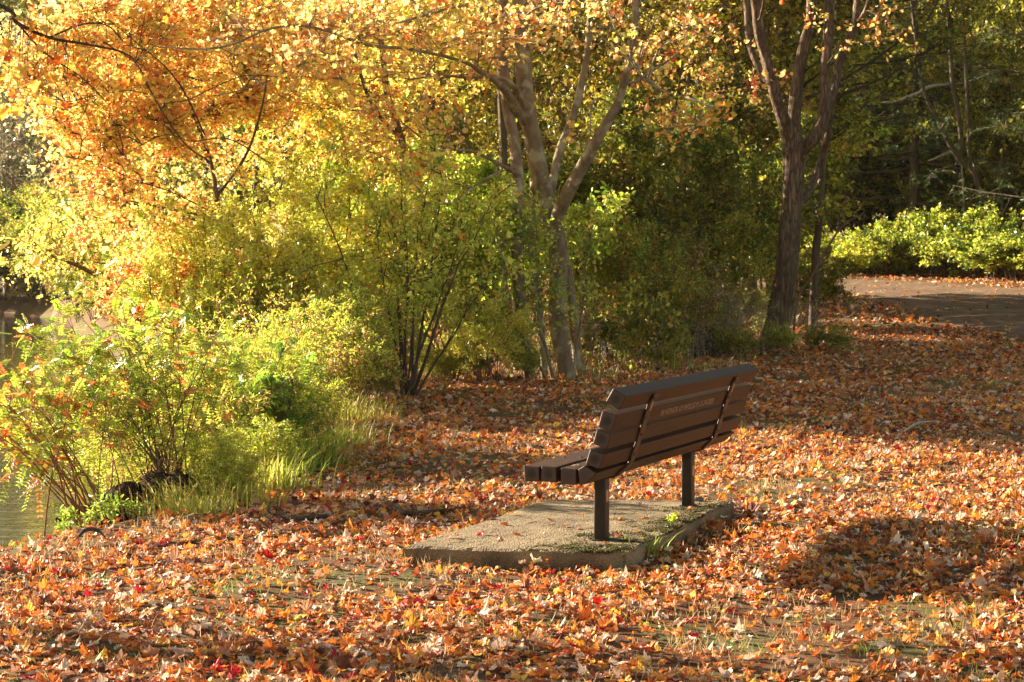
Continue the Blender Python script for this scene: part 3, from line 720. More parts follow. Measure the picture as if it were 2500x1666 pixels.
while placed < 250:
    y = rng.uniform(7.9, 10.9); x = rng.uniform(-.25 * y, .25 * y)
    if pad_inside(np.array([x]), np.array([y]), .12)[0] or x - np.interp(y, SHY, SHX) < .6: continue
    c = rng.choice(['pale', 'tan', 'orange', 'gold', 'rust'], p=[.15, .2, .36, .09, .2])
    o = put_leaf(c, placed, (x, y, float(ground(x, y)) + rng.uniform(.025, .045)), rng.uniform(.045, .072), {'pale': 'pale whitish dry leaf lying on top of the near litter', 'tan': 'tan brown dry leaf lying on top of the near litter', 'orange': 'orange maple leaf lying on top of the near litter', 'gold': 'golden yellow leaf lying on top of the near litter', 'rust': 'dark rust leaf lying on top of the near litter'}[c], c + ' leaves on top of the near litter', .22)
    placed += 1

# sticks and bark scraps
def stick(name, pts, r, m, label, cat, group=None):
    a = Acc(); bark_tube(a, pts, r, 6, n=12, rough=.12); o = obj(name, a.mesh(name, m, True)); return tag(o, label, cat, group)
def gp(x, y, dz=.03):
    d = 5000 * CAMZ / (y - 615); wx = (x - CX) / 5000 * d
    return [wx, d, float(ground(wx, d)) + dz]
stick('bark_strip', [gp(178, 1346, .03), gp(205, 1338, .07), gp(232, 1334, .06), gp(250, 1338, .03)], [.006, .013, .012, .006], M_bolt, 'curved black bark strip lying in the leaves near the pond', 'bark')
stick('fallen_branch', [gp(930, 1225, .02), gp(985, 1262, .04), gp(1060, 1255, .03), gp(1130, 1240, .02)], [.014, .02, .016, .008], M_dark, 'dark fallen branch half buried in leaves left of the pad', 'branch')
stick('fallen_branch', [gp(640, 1262, .02), gp(720, 1285, .03), gp(800, 1275, .03), gp(880, 1290, .01)], [.010, .018, .016, .008], M_dark, 'thin dark branch in a bare patch of the left litter', 'branch')
stick('fallen_branch', [gp(2190, 1075, .03), gp(2240, 1052, .06), gp(2290, 1045, .05)], [.006, .012, .006], M_pale, 'short pale stick in the litter right of the bench', 'branch')

# ------------------------------------------------------------------ trees
def px_poly(pts, d0):
    """pts rows: x, y, width_px[, depth offset]"""
    a = np.array([list(p) + [0] * (4 - len(p)) for p in pts], float)
    d = d0 + a[:, 3]; return P(a[:, 0], a[:, 1], d), a[:, 2] * d / FPX / 2

def region(boxes, d0, n, r=rng, skew=0):
    """random targets in photo-sized ellipses: (cx, cy, rx, ry, d, dr, weight)"""
    wt = np.array([b[6] if len(b) > 6 else b[2] * b[3] for b in boxes], float); wt /= wt.sum(); k = r.choice(len(boxes), n, p=wt)
    b = np.array([list(x)[:6] for x in boxes], float)[k]
    a = r.uniform(0, 6.283, n); q = np.sqrt(r.random(n))
    x = b[:, 0] + b[:, 2] * q * np.cos(a)
    return P(x, b[:, 1] + b[:, 3] * q * np.sin(a), b[:, 4] + skew * (x - 400) + r.uniform(-1, 1, n) * b[:, 5])

OR = [((.84, .42, .15), 6), ((.86, .58, .20), 8), ((.84, .68, .22), 6), ((.76, .25, .09), 2.2), ((.62, .64, .16), 4)]
GOLD = [((.80, .56, .13), 5), ((.74, .66, .15), 5), ((.78, .42, .10), 3), ((.50, .55, .10), 5), ((.66, .26, .07), 1)]
REDO = [((.76, .24, .07), 3), ((.84, .42, .12), 6), ((.86, .60, .20), 5), ((.58, .08, .03), .5)]
YG = [((.60, .62, .09), 5), ((.72, .68, .14), 4), ((.42, .50, .06), 3), ((.78, .60, .13), 2), ((.62, .26, .05), .5)]
GY = [((.32, .42, .05), 5), ((.48, .54, .07), 5), ((.16, .25, .03), 3), ((.58, .52, .09), 1.5)]
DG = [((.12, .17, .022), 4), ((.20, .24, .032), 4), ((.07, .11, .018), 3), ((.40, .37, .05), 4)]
OL = [((.28, .28, .04), 3), ((.46, .38, .06), 4), ((.16, .22, .03), 3), ((.52, .28, .05), 1.2)]

def crown_tree(root, stems, targets, pal, leafT, size, ntw, per, barkm, leafm, rbase=.03, tw_len=(.25, .6), flat=.6, extra_nodes=None, rnd=.65, hang=.25, coh=.75, colf=None, twig_sides=3, sides=12, rough=.05):
    """stems: list of (points, radii) in world space; makes trunk and crown children"""
    a = Acc(); org = np.array(root.location)
    nodes = []
    for k, (p, r) in enumerate(stems):
        bark_tube(a, p, r, sides, rough=rough, seed=k); s = spline(p, 10); nodes += list(s[3:])
    if extra_nodes is not None: nodes += list(extra_nodes)
    lines, rad = grow(nodes, targets, rbase=rbase)
    V, F = tubes(lines, rad, 5); a.add(V, F)
    tw = twig_out(lines, ntw, *tw_len, flat=flat)
    V, F = tubes(tw, np.tile([.0045, .003, .0015], (len(tw), 1)), twig_sides); a.add(V, F)
    a.V = [v - org for v in a.V]
    obj('trunk', a.mesh('trunk', barkm, True), root)
    V, F, Cc = leaves_on(tw, per, size, pal, leafT, rnd=rnd, hang=hang, coh=coh, colf=colf)
    o = obj('crown', npmesh('crown', V - org, F, leafm, Cc), root)
    return lines, tw

# -- the grey multi-stemmed maple behind the bench
D = 25.0; bz = P(1385, 921, D); root = empty('maple_tree', (bz[0], D, float(ground(bz[0], D))), 'smooth grey maple with several stems right behind the shrubs, left of the bench back', 'tree')
gzv = 925
stems = []
for pts in (
    [(1388, 945, 62), (1384, 915, 50), (1378, 882, 47), (1365, 806, 53), (1362, 730, 54), (1364, 653, 54), (1360, 590, 58), (1340, 517, 55), (1317, 421, 54), (1298, 325, 50), (1283, 230, 47), (1277, 153, 47), (1273, 77, 45), (1269, 0, 42), (1262, -200, 36, .2), (1250, -450, 26, .5), (1255, -750, 14, .8)],
    [(1297, 940, 40, -.5), (1293, 905, 33, -.5), (1276, 806, 32, -.5), (1270, 730, 32, -.5), (1261, 653, 33, -.5), (1263, 576, 33, -.5), (1264, 517, 36, -.5), (1262, 421, 37, -.4), (1256, 344, 33, -.3), (1240, 268, 32, -.2), (1230, 190, 36, -.2), (1226, 134, 38, -.2), (1226, 38, 35, 0), (1229, -80, 31, 0), (1215, -350, 20, -.4), (1190, -650, 10, -.8)],
    [(1352, 620, 30, .05), (1359, 536, 40, -.1), (1394, 459, 40, -.3), (1424, 402, 36, -.4), (1451, 352, 32, -.5), (1482, 298, 29, -.6), (1508, 253, 26, -.6), (1528, 184, 22, -.7), (1543, 115, 21, -.7), (1551, 57, 20, -.8), (1555, -30, 19, -.8), (1580, -250, 13, -1.1), (1620, -450, 7, -1.4)],
    [(1345, 490, 22, .2), (1352, 432, 24, .4), (1367, 364, 23, .5), (1390, 306, 21, .6), (1409, 249, 21, .6), (1424, 184, 19, .7), (1434, 126, 18, .7), (1441, 38, 17, .8), (1443, -30, 16, .8), (1450, -260, 11, 1.0), (1470, -480, 6, 1.3)],
    [(1281, 262, 20, -.1), (1262, 222, 18, -.3), (1244, 203, 16, -.5), (1221, 191, 14, -.7), (1183, 187, 11, -.9), (1145, 191, 9, -1.1), (1072, 184, 6, -1.4), (1000, 196, 4, -1.8)],
    [(1278, 300, 22, -.05), (1258, 262, 24, -.3), (1237, 228, 22, -.5), (1214, 203, 18, -.8), (1175, 178, 13, -1.2), (1130, 150, 10, -1.6), (1000, 120, 9, -2.2), (900, 111, 9, -2.6), (804, 78, 8, -3.0), (727, 63, 7.5, -3.2), (651, 73, 7, -3.3), (574, 107, 6, -3.5), (497, 120, 5, -3.6), (383, 115, 4, -3.8)],
    [(1262, 425, 14, -.5), (1220, 402, 11, -.9), (1160, 373, 9, -1.3), (1110, 366, 8, -1.6), (1055, 370, 7, -1.9)],
    [(1255, 410, 9, -.5), (1200, 430, 7, -1.0), (1150, 462, 6, -1.3), (1100, 500, 5, -1.6)],
    [(1523, 105, 8, -.8), (1540, 135, 7, -1.0), (1570, 190, 6, -1.3), (1620, 222, 5, -1.6), (1690, 243, 4, -2.0), (1740, 262, 3, -2.2)],
    [(1418, 940, 34, .3), (1408, 850, 30, .3), (1398, 760, 28, .25), (1385, 660, 28, .15), (1366, 580, 28, 0), (1362, 530, 26, 0)],
    [(1330, 942, 22, -.1), (1326, 860, 19, -.2), (1318, 760, 18, -.2), (1306, 640, 17, -.2), (1300, 520, 16, 0), (1302, 430, 14, .1), (1318, 330, 10, .3)],
    [(1352, 935, 12, -.3), (1335, 860, 11, -.5), (1318, 790, 7, -.6), (1306, 700, 5, -.7), (1290, 600, 4, -.7), (1282, 520, 3, -.8)],
    [(1400, 935, 10, -.2), (1406, 850, 8, -.3), (1422, 760, 7, -.4), (1428, 660, 5, -.4), (1445, 560, 4, -.5)],
    [(1340, 940, 8, -.5), (1310, 880, 7, -.8), (1262, 800, 6, -1.0), (1240, 700, 4, -1.2), (1215, 590, 3, -1.3)],
    [(1505, 262, 5, -.6), (1462, 240, 5, -.8), (1444, 262, 5, -1.0), (1440, 330, 4, -1.2), (1425, 372, 3, -1.3)],
    [(1270, 60, 9, -.1), (1310, 20, 8, -.4), (1400, 8, 7, -.7), (1480, 30, 5, -.9)],
    [(1240, 50, 10, -.1), (1140, 15, 9, -.6), (1030, 40, 8, -1.0), (900, 80, 6, -1.5), (800, 120, 5, -2), (640, 205, 4, -2.3), (520, 235, 3, -2.5)],
):
    stems.append(px_poly(pts, D)); stems[-1] = (stems[-1][0], stems[-1][1] * .84)
tg = region([(1000, 120, 260, 170, 23.4, 1.2), (1300, 50, 240, 70, 24.5, 1.6, 11000), (1560, 40, 170, 80, 24.3, 1.3, 7000), (720, 90, 220, 120, 22.4, 1.2), (1000, 330, 160, 90, 23.6, .8, 9000), (1350, -350, 420, 300, 25, 2.2, 60000), (1330, 330, 90, 60, 24.6, .6, 900), (1690, 290, 60, 35, 23, .4, 2200), (1500, 200, 60, 60, 24, .4, 900)], D, 300)
crown_tree(root, stems, tg, OR[:3] + [((.72, .20, .04), 3), ((.62, .55, .10), 2), ((.80, .50, .25), 2)], t_maple(0, .5, .3), .066, 1600, 5, M_grey, M_maple, rbase=.018, flat=.5, sides=14, rough=.035)
# leafy spray at the end of its lowest right-hand twig: its large leaves are parts
spray = obj('leaf_spray', None if False else bpy.data.meshes.new('leaf_spray'), root)
a = Acc(); c0 = P(1700, 262, 23.0); lines_ = []
for k in range(6):
    e = P(1690 + 22 * k, 255 + 14 * (k % 3) + 12 * k % 40, 22.9 - .05 * k); lines_.append(np.stack([P(1690, 243, 23.0), (P(1690, 243, 23.0) + e) / 2 + [0, 0, .02], e]))
V, F = tubes(np.array(lines_), np.tile([.004, .003, .002], (6, 1)), 3); a.add(V - np.array(root.location), F)
bpy.data.meshes.remove(spray.data) if False else None
spray.data = a.mesh('leaf_spray', M_grey); spray['kind'] = 'stuff'
M_spr = []
for k, c in enumerate([(.78, .55, .08), (.74, .40, .06), (.68, .28, .05)]):
    T, F = t_maple(1, .4, .4, np.random.default_rng(k), .04); M_spr.append(npmesh('spray_leaf', T - [0, 0, 0], F, M_maple, np.tile(c, (len(T), 1))))
for k in range(34):
    o = obj('leaf', M_spr[int(rng.integers(0, 3))], spray); p = P(rng.uniform(1655, 1800), 0, 22.9)
    px_ = rng.uniform(0, 1); q = P(1668 + 130 * px_, 300 - 30 * px_ + rng.normal(0, 22), 22.9 + rng.normal(0, .08))
    o.location = q - np.array(root.location); o.scale = (rng.uniform(.08, .13),) * 3; o.rotation_euler = (rng.normal(0, .6), rng.uniform(.2, 1.0), rng.uniform(2.4, 4.6))

_tw = twig_out(np.array([spline(np.c_[px_poly([(1300, 800, 4, -.5), (1310, 700, 4, -.6), (1300, 560, 4, -.7)], 25)[0], [0, 0, 0]], 6)[:, :3], spline(np.c_[px_poly([(1400, 820, 4, -.4), (1425, 700, 4, -.4), (1440, 560, 4, -.5)], 25)[0], [0, 0, 0]], 6)[:, :3], spline(np.c_[px_poly([(1250, 780, 4, -.8), (1230, 660, 4, -.9), (1210, 540, 4, -1)], 25)[0], [0, 0, 0]], 6)[:, :3], spline(np.c_[px_poly([(1360, 760, 4, -.4), (1350, 640, 4, -.5), (1300, 480, 4, -.7)], 25)[0], [0, 0, 0]], 6)[:, :3]]), 230, .15, .45, flat=.9, t0=0, spread=1.3)
_V, _F = tubes(_tw, np.tile([.004, .003, .0015], (len(_tw), 1)), 3); _a = Acc(); _a.add(_V - np.array(root.location), _F); obj('twigs', _a.mesh('twigs', M_grey), root)['kind'] = 'stuff'
_V, _F, _C = leaves_on(_tw, 7, .052, GY, t_ovate(.3), rnd=.8); obj('lower_foliage', npmesh('lower_foliage', _V - np.array(root.location), _F, M_shrub, _C), root)['kind'] = 'stuff'

# -- the furrowed multi-limbed tree at the right
D = 30.0; bz = P(1880, 850, D); root = empty('maple_tree', (bz[0], D, float(ground(bz[0], D))), 'thick brown trunk forking into five upright limbs, at the wood edge behind the bench end', 'tree')
stems = []
for pts in (
    [(1868, 890, 100), (1874, 862, 76), (1892, 810, 72), (1904, 770, 71), (1918, 691, 68), (1925, 596, 62), (1931, 500, 58), (1937, 440, 60), (1939, 383, 62), (1934, 340, 62), (1938, 300, 40), (1944, 230, 36), (1952, 165, 34), (1963, 107, 33), (1977, 57, 29), (1983, -20, 27), (1990, -250, 20, .3), (1980, -520, 9, .5)],
    [(1937, 380, 44), (1921, 314, 38, -.1), (1898, 249, 33, -.2), (1883, 191, 32, -.3), (1868, 134, 30, -.3), (1853, 77, 30, -.4), (1841, -20, 29, -.5), (1800, -260, 20, -.8), (1760, -500, 9, -1.2)],
    [(1884, 215, 16, .1), (1862, 182, 18, .2), (1837, 130, 19, .3), (1826, 77, 19, .4), (1820, -20, 18, .5), (1790, -250, 12, .9)],
    [(1945, 410, 34), (1962, 368, 33, -.1), (1983, 344, 36, -.2), (2004, 306, 38, -.2), (2015, 249, 36, -.2), (2013, 191, 29, -.2), (2017, 134, 28, -.2), (2025, 77, 27, -.1), (2029, -20, 24, 0), (2045, -260, 16, .2), (2060, -480, 8, .4)],
    [(2016, 262, 24, -.1), (2038, 212, 24, 0), (2048, 153, 26, .1), (2067, 107, 25, .1), (2088, 57, 20, .1), (2094, -20, 18, .2), (2110, -220, 11, .4)],
    [(2084, 66, 12, .1), (2112, 28, 12, 0), (2128, -30, 11, -.1), (2170, -200, 8, -.3)],
    [(1950, 500, 20, .25), (1970, 474, 20, .4), (1987, 440, 22, .5), (2006, 390, 23, .5), (2018, 340, 22, .4), (2028, 280, 18, .3), (2036, 215, 13, .2)],
): stems.append(px_poly(pts, D)); stems[-1] = (stems[-1][0], stems[-1][1] * .86)
tg = region([(1900, -350, 500, 280, 30, 3.0, 60), (1700, 130, 130, 60, 28.8, .5, 6), (1850, 230, 110, 30, 29, .4, 6), (2100, 60, 110, 60, 29.5, .5, 5), (1560, 160, 80, 50, 28.6, .5, 3)], D, 110)
crown_tree(root, stems, tg, REDO + OR[:2], t_maple(0, .5, .3), .070, 460, 6, M_brown, M_maple, rbase=.016, flat=.5, sides=16, rough=.05)

# -- leaning dark trunks behind the grey maple, crowns merge above
def px_tree(name, label, D, stemlist, boxes, ntg, pal, ntw, per, size, tmpl, barkm, leafm, base, cat='tree', group=None, skew=0, thin=1, **kw):
    bx = P(base[0], base[1], D); root = empty(name, (bx[0], D, float(ground(bx[0], D))), label, cat, group)
    st = []
    for pts in stemlist:
        p, r = px_poly(pts, D)
        st.append((p, r * thin))
    # foot of the first stem goes down to the ground
    p, r = st[0]; foot = np.array([[bx[0], D, root.location[2] - .15]])
    if np.linalg.norm(p[0] - foot[0]) > .1: st[0] = (np.concatenate([foot, p]), np.concatenate([[r[0] * 1.25], r]))
    return root, crown_tree(root, st, region(boxes, D, ntg, skew=skew), pal, tmpl, size, ntw, per, barkm, leafm, **kw)
MT0 = t_maple(0, .5, .3)
px_tree('maple_tree', 'golden maple with a dark leaning trunk just left of the grey maple', 31, [[(1165, 640, 32), (1133, 497, 30), (1110, 440, 28), (1087, 363, 26), (1068, 306, 24), (1053, 249, 22), (1038, 191, 20), (1025, 80, 18), (1000, -60, 15), (960, -300, 8)]],
        [(950, 150, 230, 200, 30, 1.5), (1080, -60, 300, 200, 30, 1.8), (880, 350, 130, 120, 29.5, 1, 12000)], 120, GOLD, 1500, 9, .062, MT0, M_dark, M_maple, (1185, 880), rbase=.02)
px_tree('maple_tree', 'slender golden maple with forked dark trunk at the upper left of the wood', 26.5, [[(1020, 500, 20), (996, 402, 20), (976, 325, 18), (957, 268, 17), (942, 214, 16), (930, 100, 13), (900, -60, 9)], [(980, 340, 10), (940, 300, 10), (905, 250, 9), (880, 180, 8), (850, 60, 6)]],
        [(760, 200, 220, 190, 24.6, .4), (850, 0, 250, 140, 25, .5)], 150, GOLD, 1800, 9, .060, MT0, M_dark, M_maple, (1040, 880), rbase=.02, skew=.005)
px_tree('maple_tree', 'orange maple whose glowing crown fills the upper left over the pond bank', 24.3, [[(560, 800, 26), (540, 600, 24), (520, 420, 20), (480, 300, 16), (430, 180, 11), (400, 60, 7)], [(530, 480, 14), (600, 380, 12), (640, 260, 9), (660, 120, 6)], [(515, 400, 10), (420, 360, 8), (300, 340, 6), (200, 330, 4)], [(540, 560, 10), (440, 540, 8), (330, 560, 6), (240, 590, 4)],
    [(500, 330, 8, -.8), (450, 225, 7, -1.0), (400, 160, 6, -1.2), (340, 110, 5, -1.4), (280, 60, 4, -1.6)], [(520, 400, 8, -.6), (450, 350, 7, -.9), (380, 245, 6, -1.2), (340, 165, 6, -1.4), (300, 130, 4, -1.6)],
    [(385, 240, 5, -1.2), (320, 222, 5, -1.4), (240, 232, 4, -1.7), (160, 252, 3, -2)], [(700, 190, 6, -.2), (600, 185, 5, -.4), (520, 215, 5, -.7), (455, 245, 5, -1.0), (385, 255, 3, -1.3)],
    [(660, 400, 7, .0), (560, 340, 6, -.4), (470, 345, 5, -.8), (400, 330, 4, -1), (300, 380, 3, -1.4)], [(520, 520, 7, -.6), (420, 470, 6, -.9), (330, 440, 5, -1.3), (240, 400, 4, -1.7), (150, 380, 3, -2)]],
        [(330, 170, 290, 180, 24, .3), (560, 130, 250, 160, 24, .3), (320, 340, 190, 110, 24, .3), (540, 320, 210, 110, 24, .3, 11000), (330, 520, 190, 90, 24, .3, 14000), (560, -50, 260, 50, 24, .3), (120, 90, 100, 60, 24, .3, 5000)], 300, OR, 3300, 9, .058, MT0, M_dark, M_maple, (600, 920), rbase=.016, skew=.006, thin=.55)
px_tree('maple_tree', 'small red and orange maple with low spreading boughs above the bank shrubs', 23.5, [[(760, 900, 20), (730, 800, 17), (640, 740, 13), (500, 700, 9), (380, 720, 6), (250, 700, 4)], [(700, 770, 10), (600, 640, 9), (450, 610, 7), (320, 650, 5), (230, 640, 3)], [(690, 760, 8), (560, 560, 7), (360, 500, 5), (180, 470, 3)]],
        [(430, 690, 200, 45, 23, .5), (230, 450, 110, 55, 23, .5), (500, 655, 230, 50, 23, .5), (330, 730, 80, 40, 23, .4)], 90, REDO, 620, 7, .052, MT0, M_stem, M_maple, (775, 930), rbase=.012, skew=.004, tw_len=(.2, .45))
px_tree('maple_tree', 'pale golden young tree leaning over the pond at the left edge', 27, [[(330, 760, 15), (260, 690, 12), (170, 640, 9), (90, 620, 6), (20, 630, 4)]],
        [(130, 620, 110, 50, 27, .6), (200, 580, 130, 50, 26.5, .6)], 60, YG[:2] + GOLD[:2], 420, 6, .052, t_ovate(.30), M_stem, M_maple, (380, 880), rbase=.012, tw_len=(.2, .45))

# -- the maple standing outside the frame at the left whose branch reaches into the top corner
root = empty('maple_tree', (-4.55, 10.3, float(ground(-4.55, 10.3))), 'near maple branch with large orange leaves entering at the top left corner', 'tree')
stems = [(np.array([[-4.55, 10.3, -.4], [-4.5, 10.2, 1.0], [-4.3, 10.0, 2.2], [-4.1, 9.9, 3.6], [-4.2, 9.9, 5.2]]), np.array([.10, .085, .07, .045, .02])),
         (np.concatenate([[[-4.25, 9.95, 2.5]], P([-330, 0, 40, 120, 220, 300, 345], [-90, 14, 55, 92, 110, 128, 160], 9.3)]), np.array([.03, .018, .010, .009, .007, .006, .004, .003])),
         (P([120, 200, 260, 300], [92, 60, 62, 100], [9.3, 9.2, 9.2, 9.2]), np.array([.005, .004, .003, .002])),
         (P([40, 110, 200, 260], [55, 130, 190, 250], [9.3, 9.4, 9.5, 9.5]), np.array([.005, .004, .003, .002]))]
tg = np.stack([rng.normal(-4.9, .7, 60), rng.normal(10.6, .7, 60), rng.uniform(1.2, 5.0, 60)], 1)
crown_tree(root, stems, tg, OR, MT0, .09, 420, 6, M_dark, M_maple, rbase=.014)
NL = []
for k, c in enumerate([(.74, .25, .03), (.70, .16, .02), (.78, .40, .05), (.76, .50, .10)]):
    T, F = t_maple(1, .35, .3, np.random.default_rng(50 + k), .03); NL.append(npmesh('branch_leaf', T, F, M_maple, np.tile(c, (len(T), 1))))
lp = [(30, 40), (75, 30), (15, 90), (60, 150), (10, 190), (45, 215), (90, 60), (95, 75), (155, 85), (175, 60), (150, 130), (165, 135), (180, 150), (130, 175), (95, 190), (150, 205), (165, 245), (110, 230), (300, 185), (285, 160), (345, 175), (360, 10), (395, 15), (420, 25), (335, 5), (60, 5), (110, 15), (120, 45), (20, 130), (80, 110), (200, 40), (220, 75), (40, 245), (15, 260), (140, 265), (175, 270), (70, 180), (440, 40), (460, 12)]
br = obj('leaf_branch', None or bpy.data.meshes.new('leaf_branch'), root)
a = Acc(); ln = []
for (x, y) in lp:
    e = P(x, y, 9.25); s = P(np.clip(x * .9 + 15, 10, 330), np.interp(np.clip(x * .9 + 15, 10, 330), [0, 40, 120, 220, 345], [14, 55, 92, 110, 160]), 9.3)
    ln.append(np.stack([s, (s + e) / 2 + rng.normal(0, .015, 3), e]))
V, F = tubes(np.array(ln), np.tile([.0025, .0018, .0012], (len(ln), 1)), 3); a.add(V - np.array(root.location), F); br.data = a.mesh('leaf_branch', M_dark); br['kind'] = 'stuff'
for (x, y) in lp:
    for q in range(1 + (rng.random() < .5)):
        o = obj('leaf', NL[int(rng.integers(0, 4))], br); p = P(x + rng.normal(0, 8) * q, y + rng.normal(0, 8) * q, 9.25 + rng.normal(0, .05))
        o.location = p - np.array(root.location); o.scale = (rng.uniform(.060, .085),) * 3; o.rotation_euler = (rng.normal(0, .5), rng.uniform(.5, 1.4), rng.uniform(0, 6.28))

# ------------------------------------------------------------------ shrubs
def shrub_meshes(h, rad, nst, ntw, per, size, pal, tmpl, barkm, leafm, seed, lean=(0, 0), tw=(.12, .35), rstem=.012, curve=.5, twup=.25, t0=.25, rnd=.8, flat=.9, K=9, hang=.1, sides=5, baser=.12, jit=.25, coh=.7, topflat=1.0):
    r = np.random.default_rng(seed); a = r.uniform(0, 6.283, nst); q = np.sqrt(r.random(nst)) * rad
    hh = h * r.uniform(.55, 1.0, nst) * (1 - .25 * (q / rad) ** 2)
    k = np.linspace(0, 1, K)[None, :, None]
    b = np.stack([np.cos(a) * baser * r.random(nst), np.sin(a) * baser * r.random(nst), np.full(nst, -.06)], 1)[:, None]
    e = np.stack([np.cos(a) * q + lean[0], np.sin(a) * q + lean[1], hh], 1)[:, None]
    kk = np.concatenate([k ** (1 + curve), k ** (1 + curve), k], 2)
    ln = b + (e - b) * kk + np.cumsum(r.normal(0, .012 * h, (nst, K, 3)), axis=1) * k
    R = np.linspace(1, .22, K)[None] * (rstem * r.uniform(.5, 1.2, nst))[:, None]
    acc = Acc(); V, F = tubes(ln, R, sides); acc.add(V, F)
    # side branches
    nb = nst * 4; sb = twig_out(ln, nb, rad * .25, rad * .6, flat=flat, t0=.3, up=twup, r=r)
    V, F = tubes(sb, np.tile([rstem * .35, rstem * .25, rstem * .12], (nb, 1)), 3); acc.add(V, F)
    src = np.concatenate([sb, ln[:, [K // 3, 2 * K // 3, K - 1]]])
    tws = twig_out(src, ntw, *tw, flat=flat, t0=t0, up=twup, r=r)
    V, F = tubes(tws, np.tile([.0025, .002, .001], (ntw, 1)), 3); acc.add(V, F)
    V, F, Cc = leaves_on(tws, per, size, pal, tmpl, r=r, rnd=rnd, hang=hang, jit=jit, coh=coh)
    return acc.mesh('stems', barkm, True), npmesh('foliage', V, F, leafm, Cc)
def put_shrub(meshes, x, y, label, group=None, s=(1, 1, 1), rz=None, name='shrub', cat='shrub', parts=('stems', 'foliage')):
    o = empty(name, (x, y, float(ground(x, y))), label, cat, group)
    o.rotation_euler = (0, 0, rng.uniform(0, 6.28) if rz is None else rz); o.scale = s
    for nm, me in zip(parts, meshes): obj(nm, me, o)
    return o
def wx(px, d): return (px - CX) / FPX * d
def zone(x, y):
    p = CX + FPX * x / y
    for lim, t in ((330, 'at the left edge over the pond'), (620, 'left, behind the arching bank shrubs'), (900, 'left of the multi-stemmed shrub'), (1130, 'behind the multi-stemmed shrub'), (1330, 'around the grey maple'),
                   (1520, 'right of the grey maple'), (1700, 'above the bench back'), (1880, 'just left of the thick brown trunk'), (2080, 'just right of the thick brown trunk'), (2300, 'above the path bend'), (9999, 'at the right edge beyond the path')):
        if p < lim: return t
def far(y, *c):
    for lim, t in zip((17.5, 20.5, 27, 30, 45, 60, 84), ('nearest ones', 'second row', 'front edge', 'second row', 'front rows', 'middle rows', 'back rows')):
        if y < lim: return t
    return 'farthest rows'
def zlab(txt, x, y, more=''):
    z = zone(x, y); return (txt + ' ' + z + more), (txt + ' ' + z + ', ' + far(y))

OV = t_ovate(.30); OVb = t_ovate(.36, .06)
# tall multi-stem shrub whose stems rise from the litter
mm = shrub_meshes(3.0, 1.1, 12, 620, 8, .050, YG + GY[:2], OV, M_dark, M_shrub, 21, rstem=.020, curve=.08, t0=.6)
put_shrub(mm, wx(990, 22.3), 22.3, 'multi-stemmed shrub with dark fanning stems rising from the leaves left of the grey maple', rz=1.2)
# yellow-green masses behind it
ms1 = shrub_meshes(3.4, 1.5, 17, 1800, 11, .048, YG, OV, M_stem, M_shrub, 22, rstem=.02, curve=.2)
ms2 = shrub_meshes(2.7, 1.4, 16, 1700, 11, .050, GY, OVb, M_stem, M_shrub, 23, rstem=.018, curve=.2)
ms3 = shrub_meshes(2.2, 1.3, 15, 2000, 12, .042, OL + GY[:1], OV, M_stem, M_shrub, 24, rstem=.015, curve=.2)
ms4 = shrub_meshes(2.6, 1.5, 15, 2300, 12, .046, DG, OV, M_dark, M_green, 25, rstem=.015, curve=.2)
for i, (px, d, s, mm, lab) in enumerate([
    (580, 22.7, .70, ms1, 'yellow shrub behind the bank weeds, under the orange maple'), (700, 23.3, .85, ms1, 'tall yellow-green shrub in the middle of the left thicket'),
    (870, 24.4, .85, ms1, 'yellow-green shrub just left of the multi-stemmed shrub'), (1100, 24.6, .62, ms2, 'bright green glossy shrub between the multi-stemmed shrub and grey maple'),
    (1000, 26, 1.1, ms2, 'green shrub behind the multi-stemmed shrub'), (1180, 23.6, .36, ms1, 'low leafy shrub in front of the left maple stem'), (1290, 27.6, 1.1, ms2, 'green shrub behind the grey maple stems'), (1215, 24.2, .33, ms2, 'small leafy shrub at the left foot of the grey maple'),
    (480, 22.4, .55, ms1, 'yellow shrub on the pond bank under the orange maple'), (1465, 28.5, .8, ms3, 'olive shrub right of the grey maple'),
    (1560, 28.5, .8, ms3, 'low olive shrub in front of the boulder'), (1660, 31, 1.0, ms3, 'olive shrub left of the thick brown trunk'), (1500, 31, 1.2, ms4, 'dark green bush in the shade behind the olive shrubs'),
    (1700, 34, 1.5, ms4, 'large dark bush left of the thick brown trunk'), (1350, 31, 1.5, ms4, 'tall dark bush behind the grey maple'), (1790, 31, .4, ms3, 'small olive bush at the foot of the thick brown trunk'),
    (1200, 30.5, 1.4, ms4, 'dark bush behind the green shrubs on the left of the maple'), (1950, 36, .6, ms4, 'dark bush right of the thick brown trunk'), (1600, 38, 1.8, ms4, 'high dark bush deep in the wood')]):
    put_shrub(mm, wx(px, d), d, lab, s=(s, s, s * (1.45 if s in (.62,) else rng.uniform(.9, 1.1))))

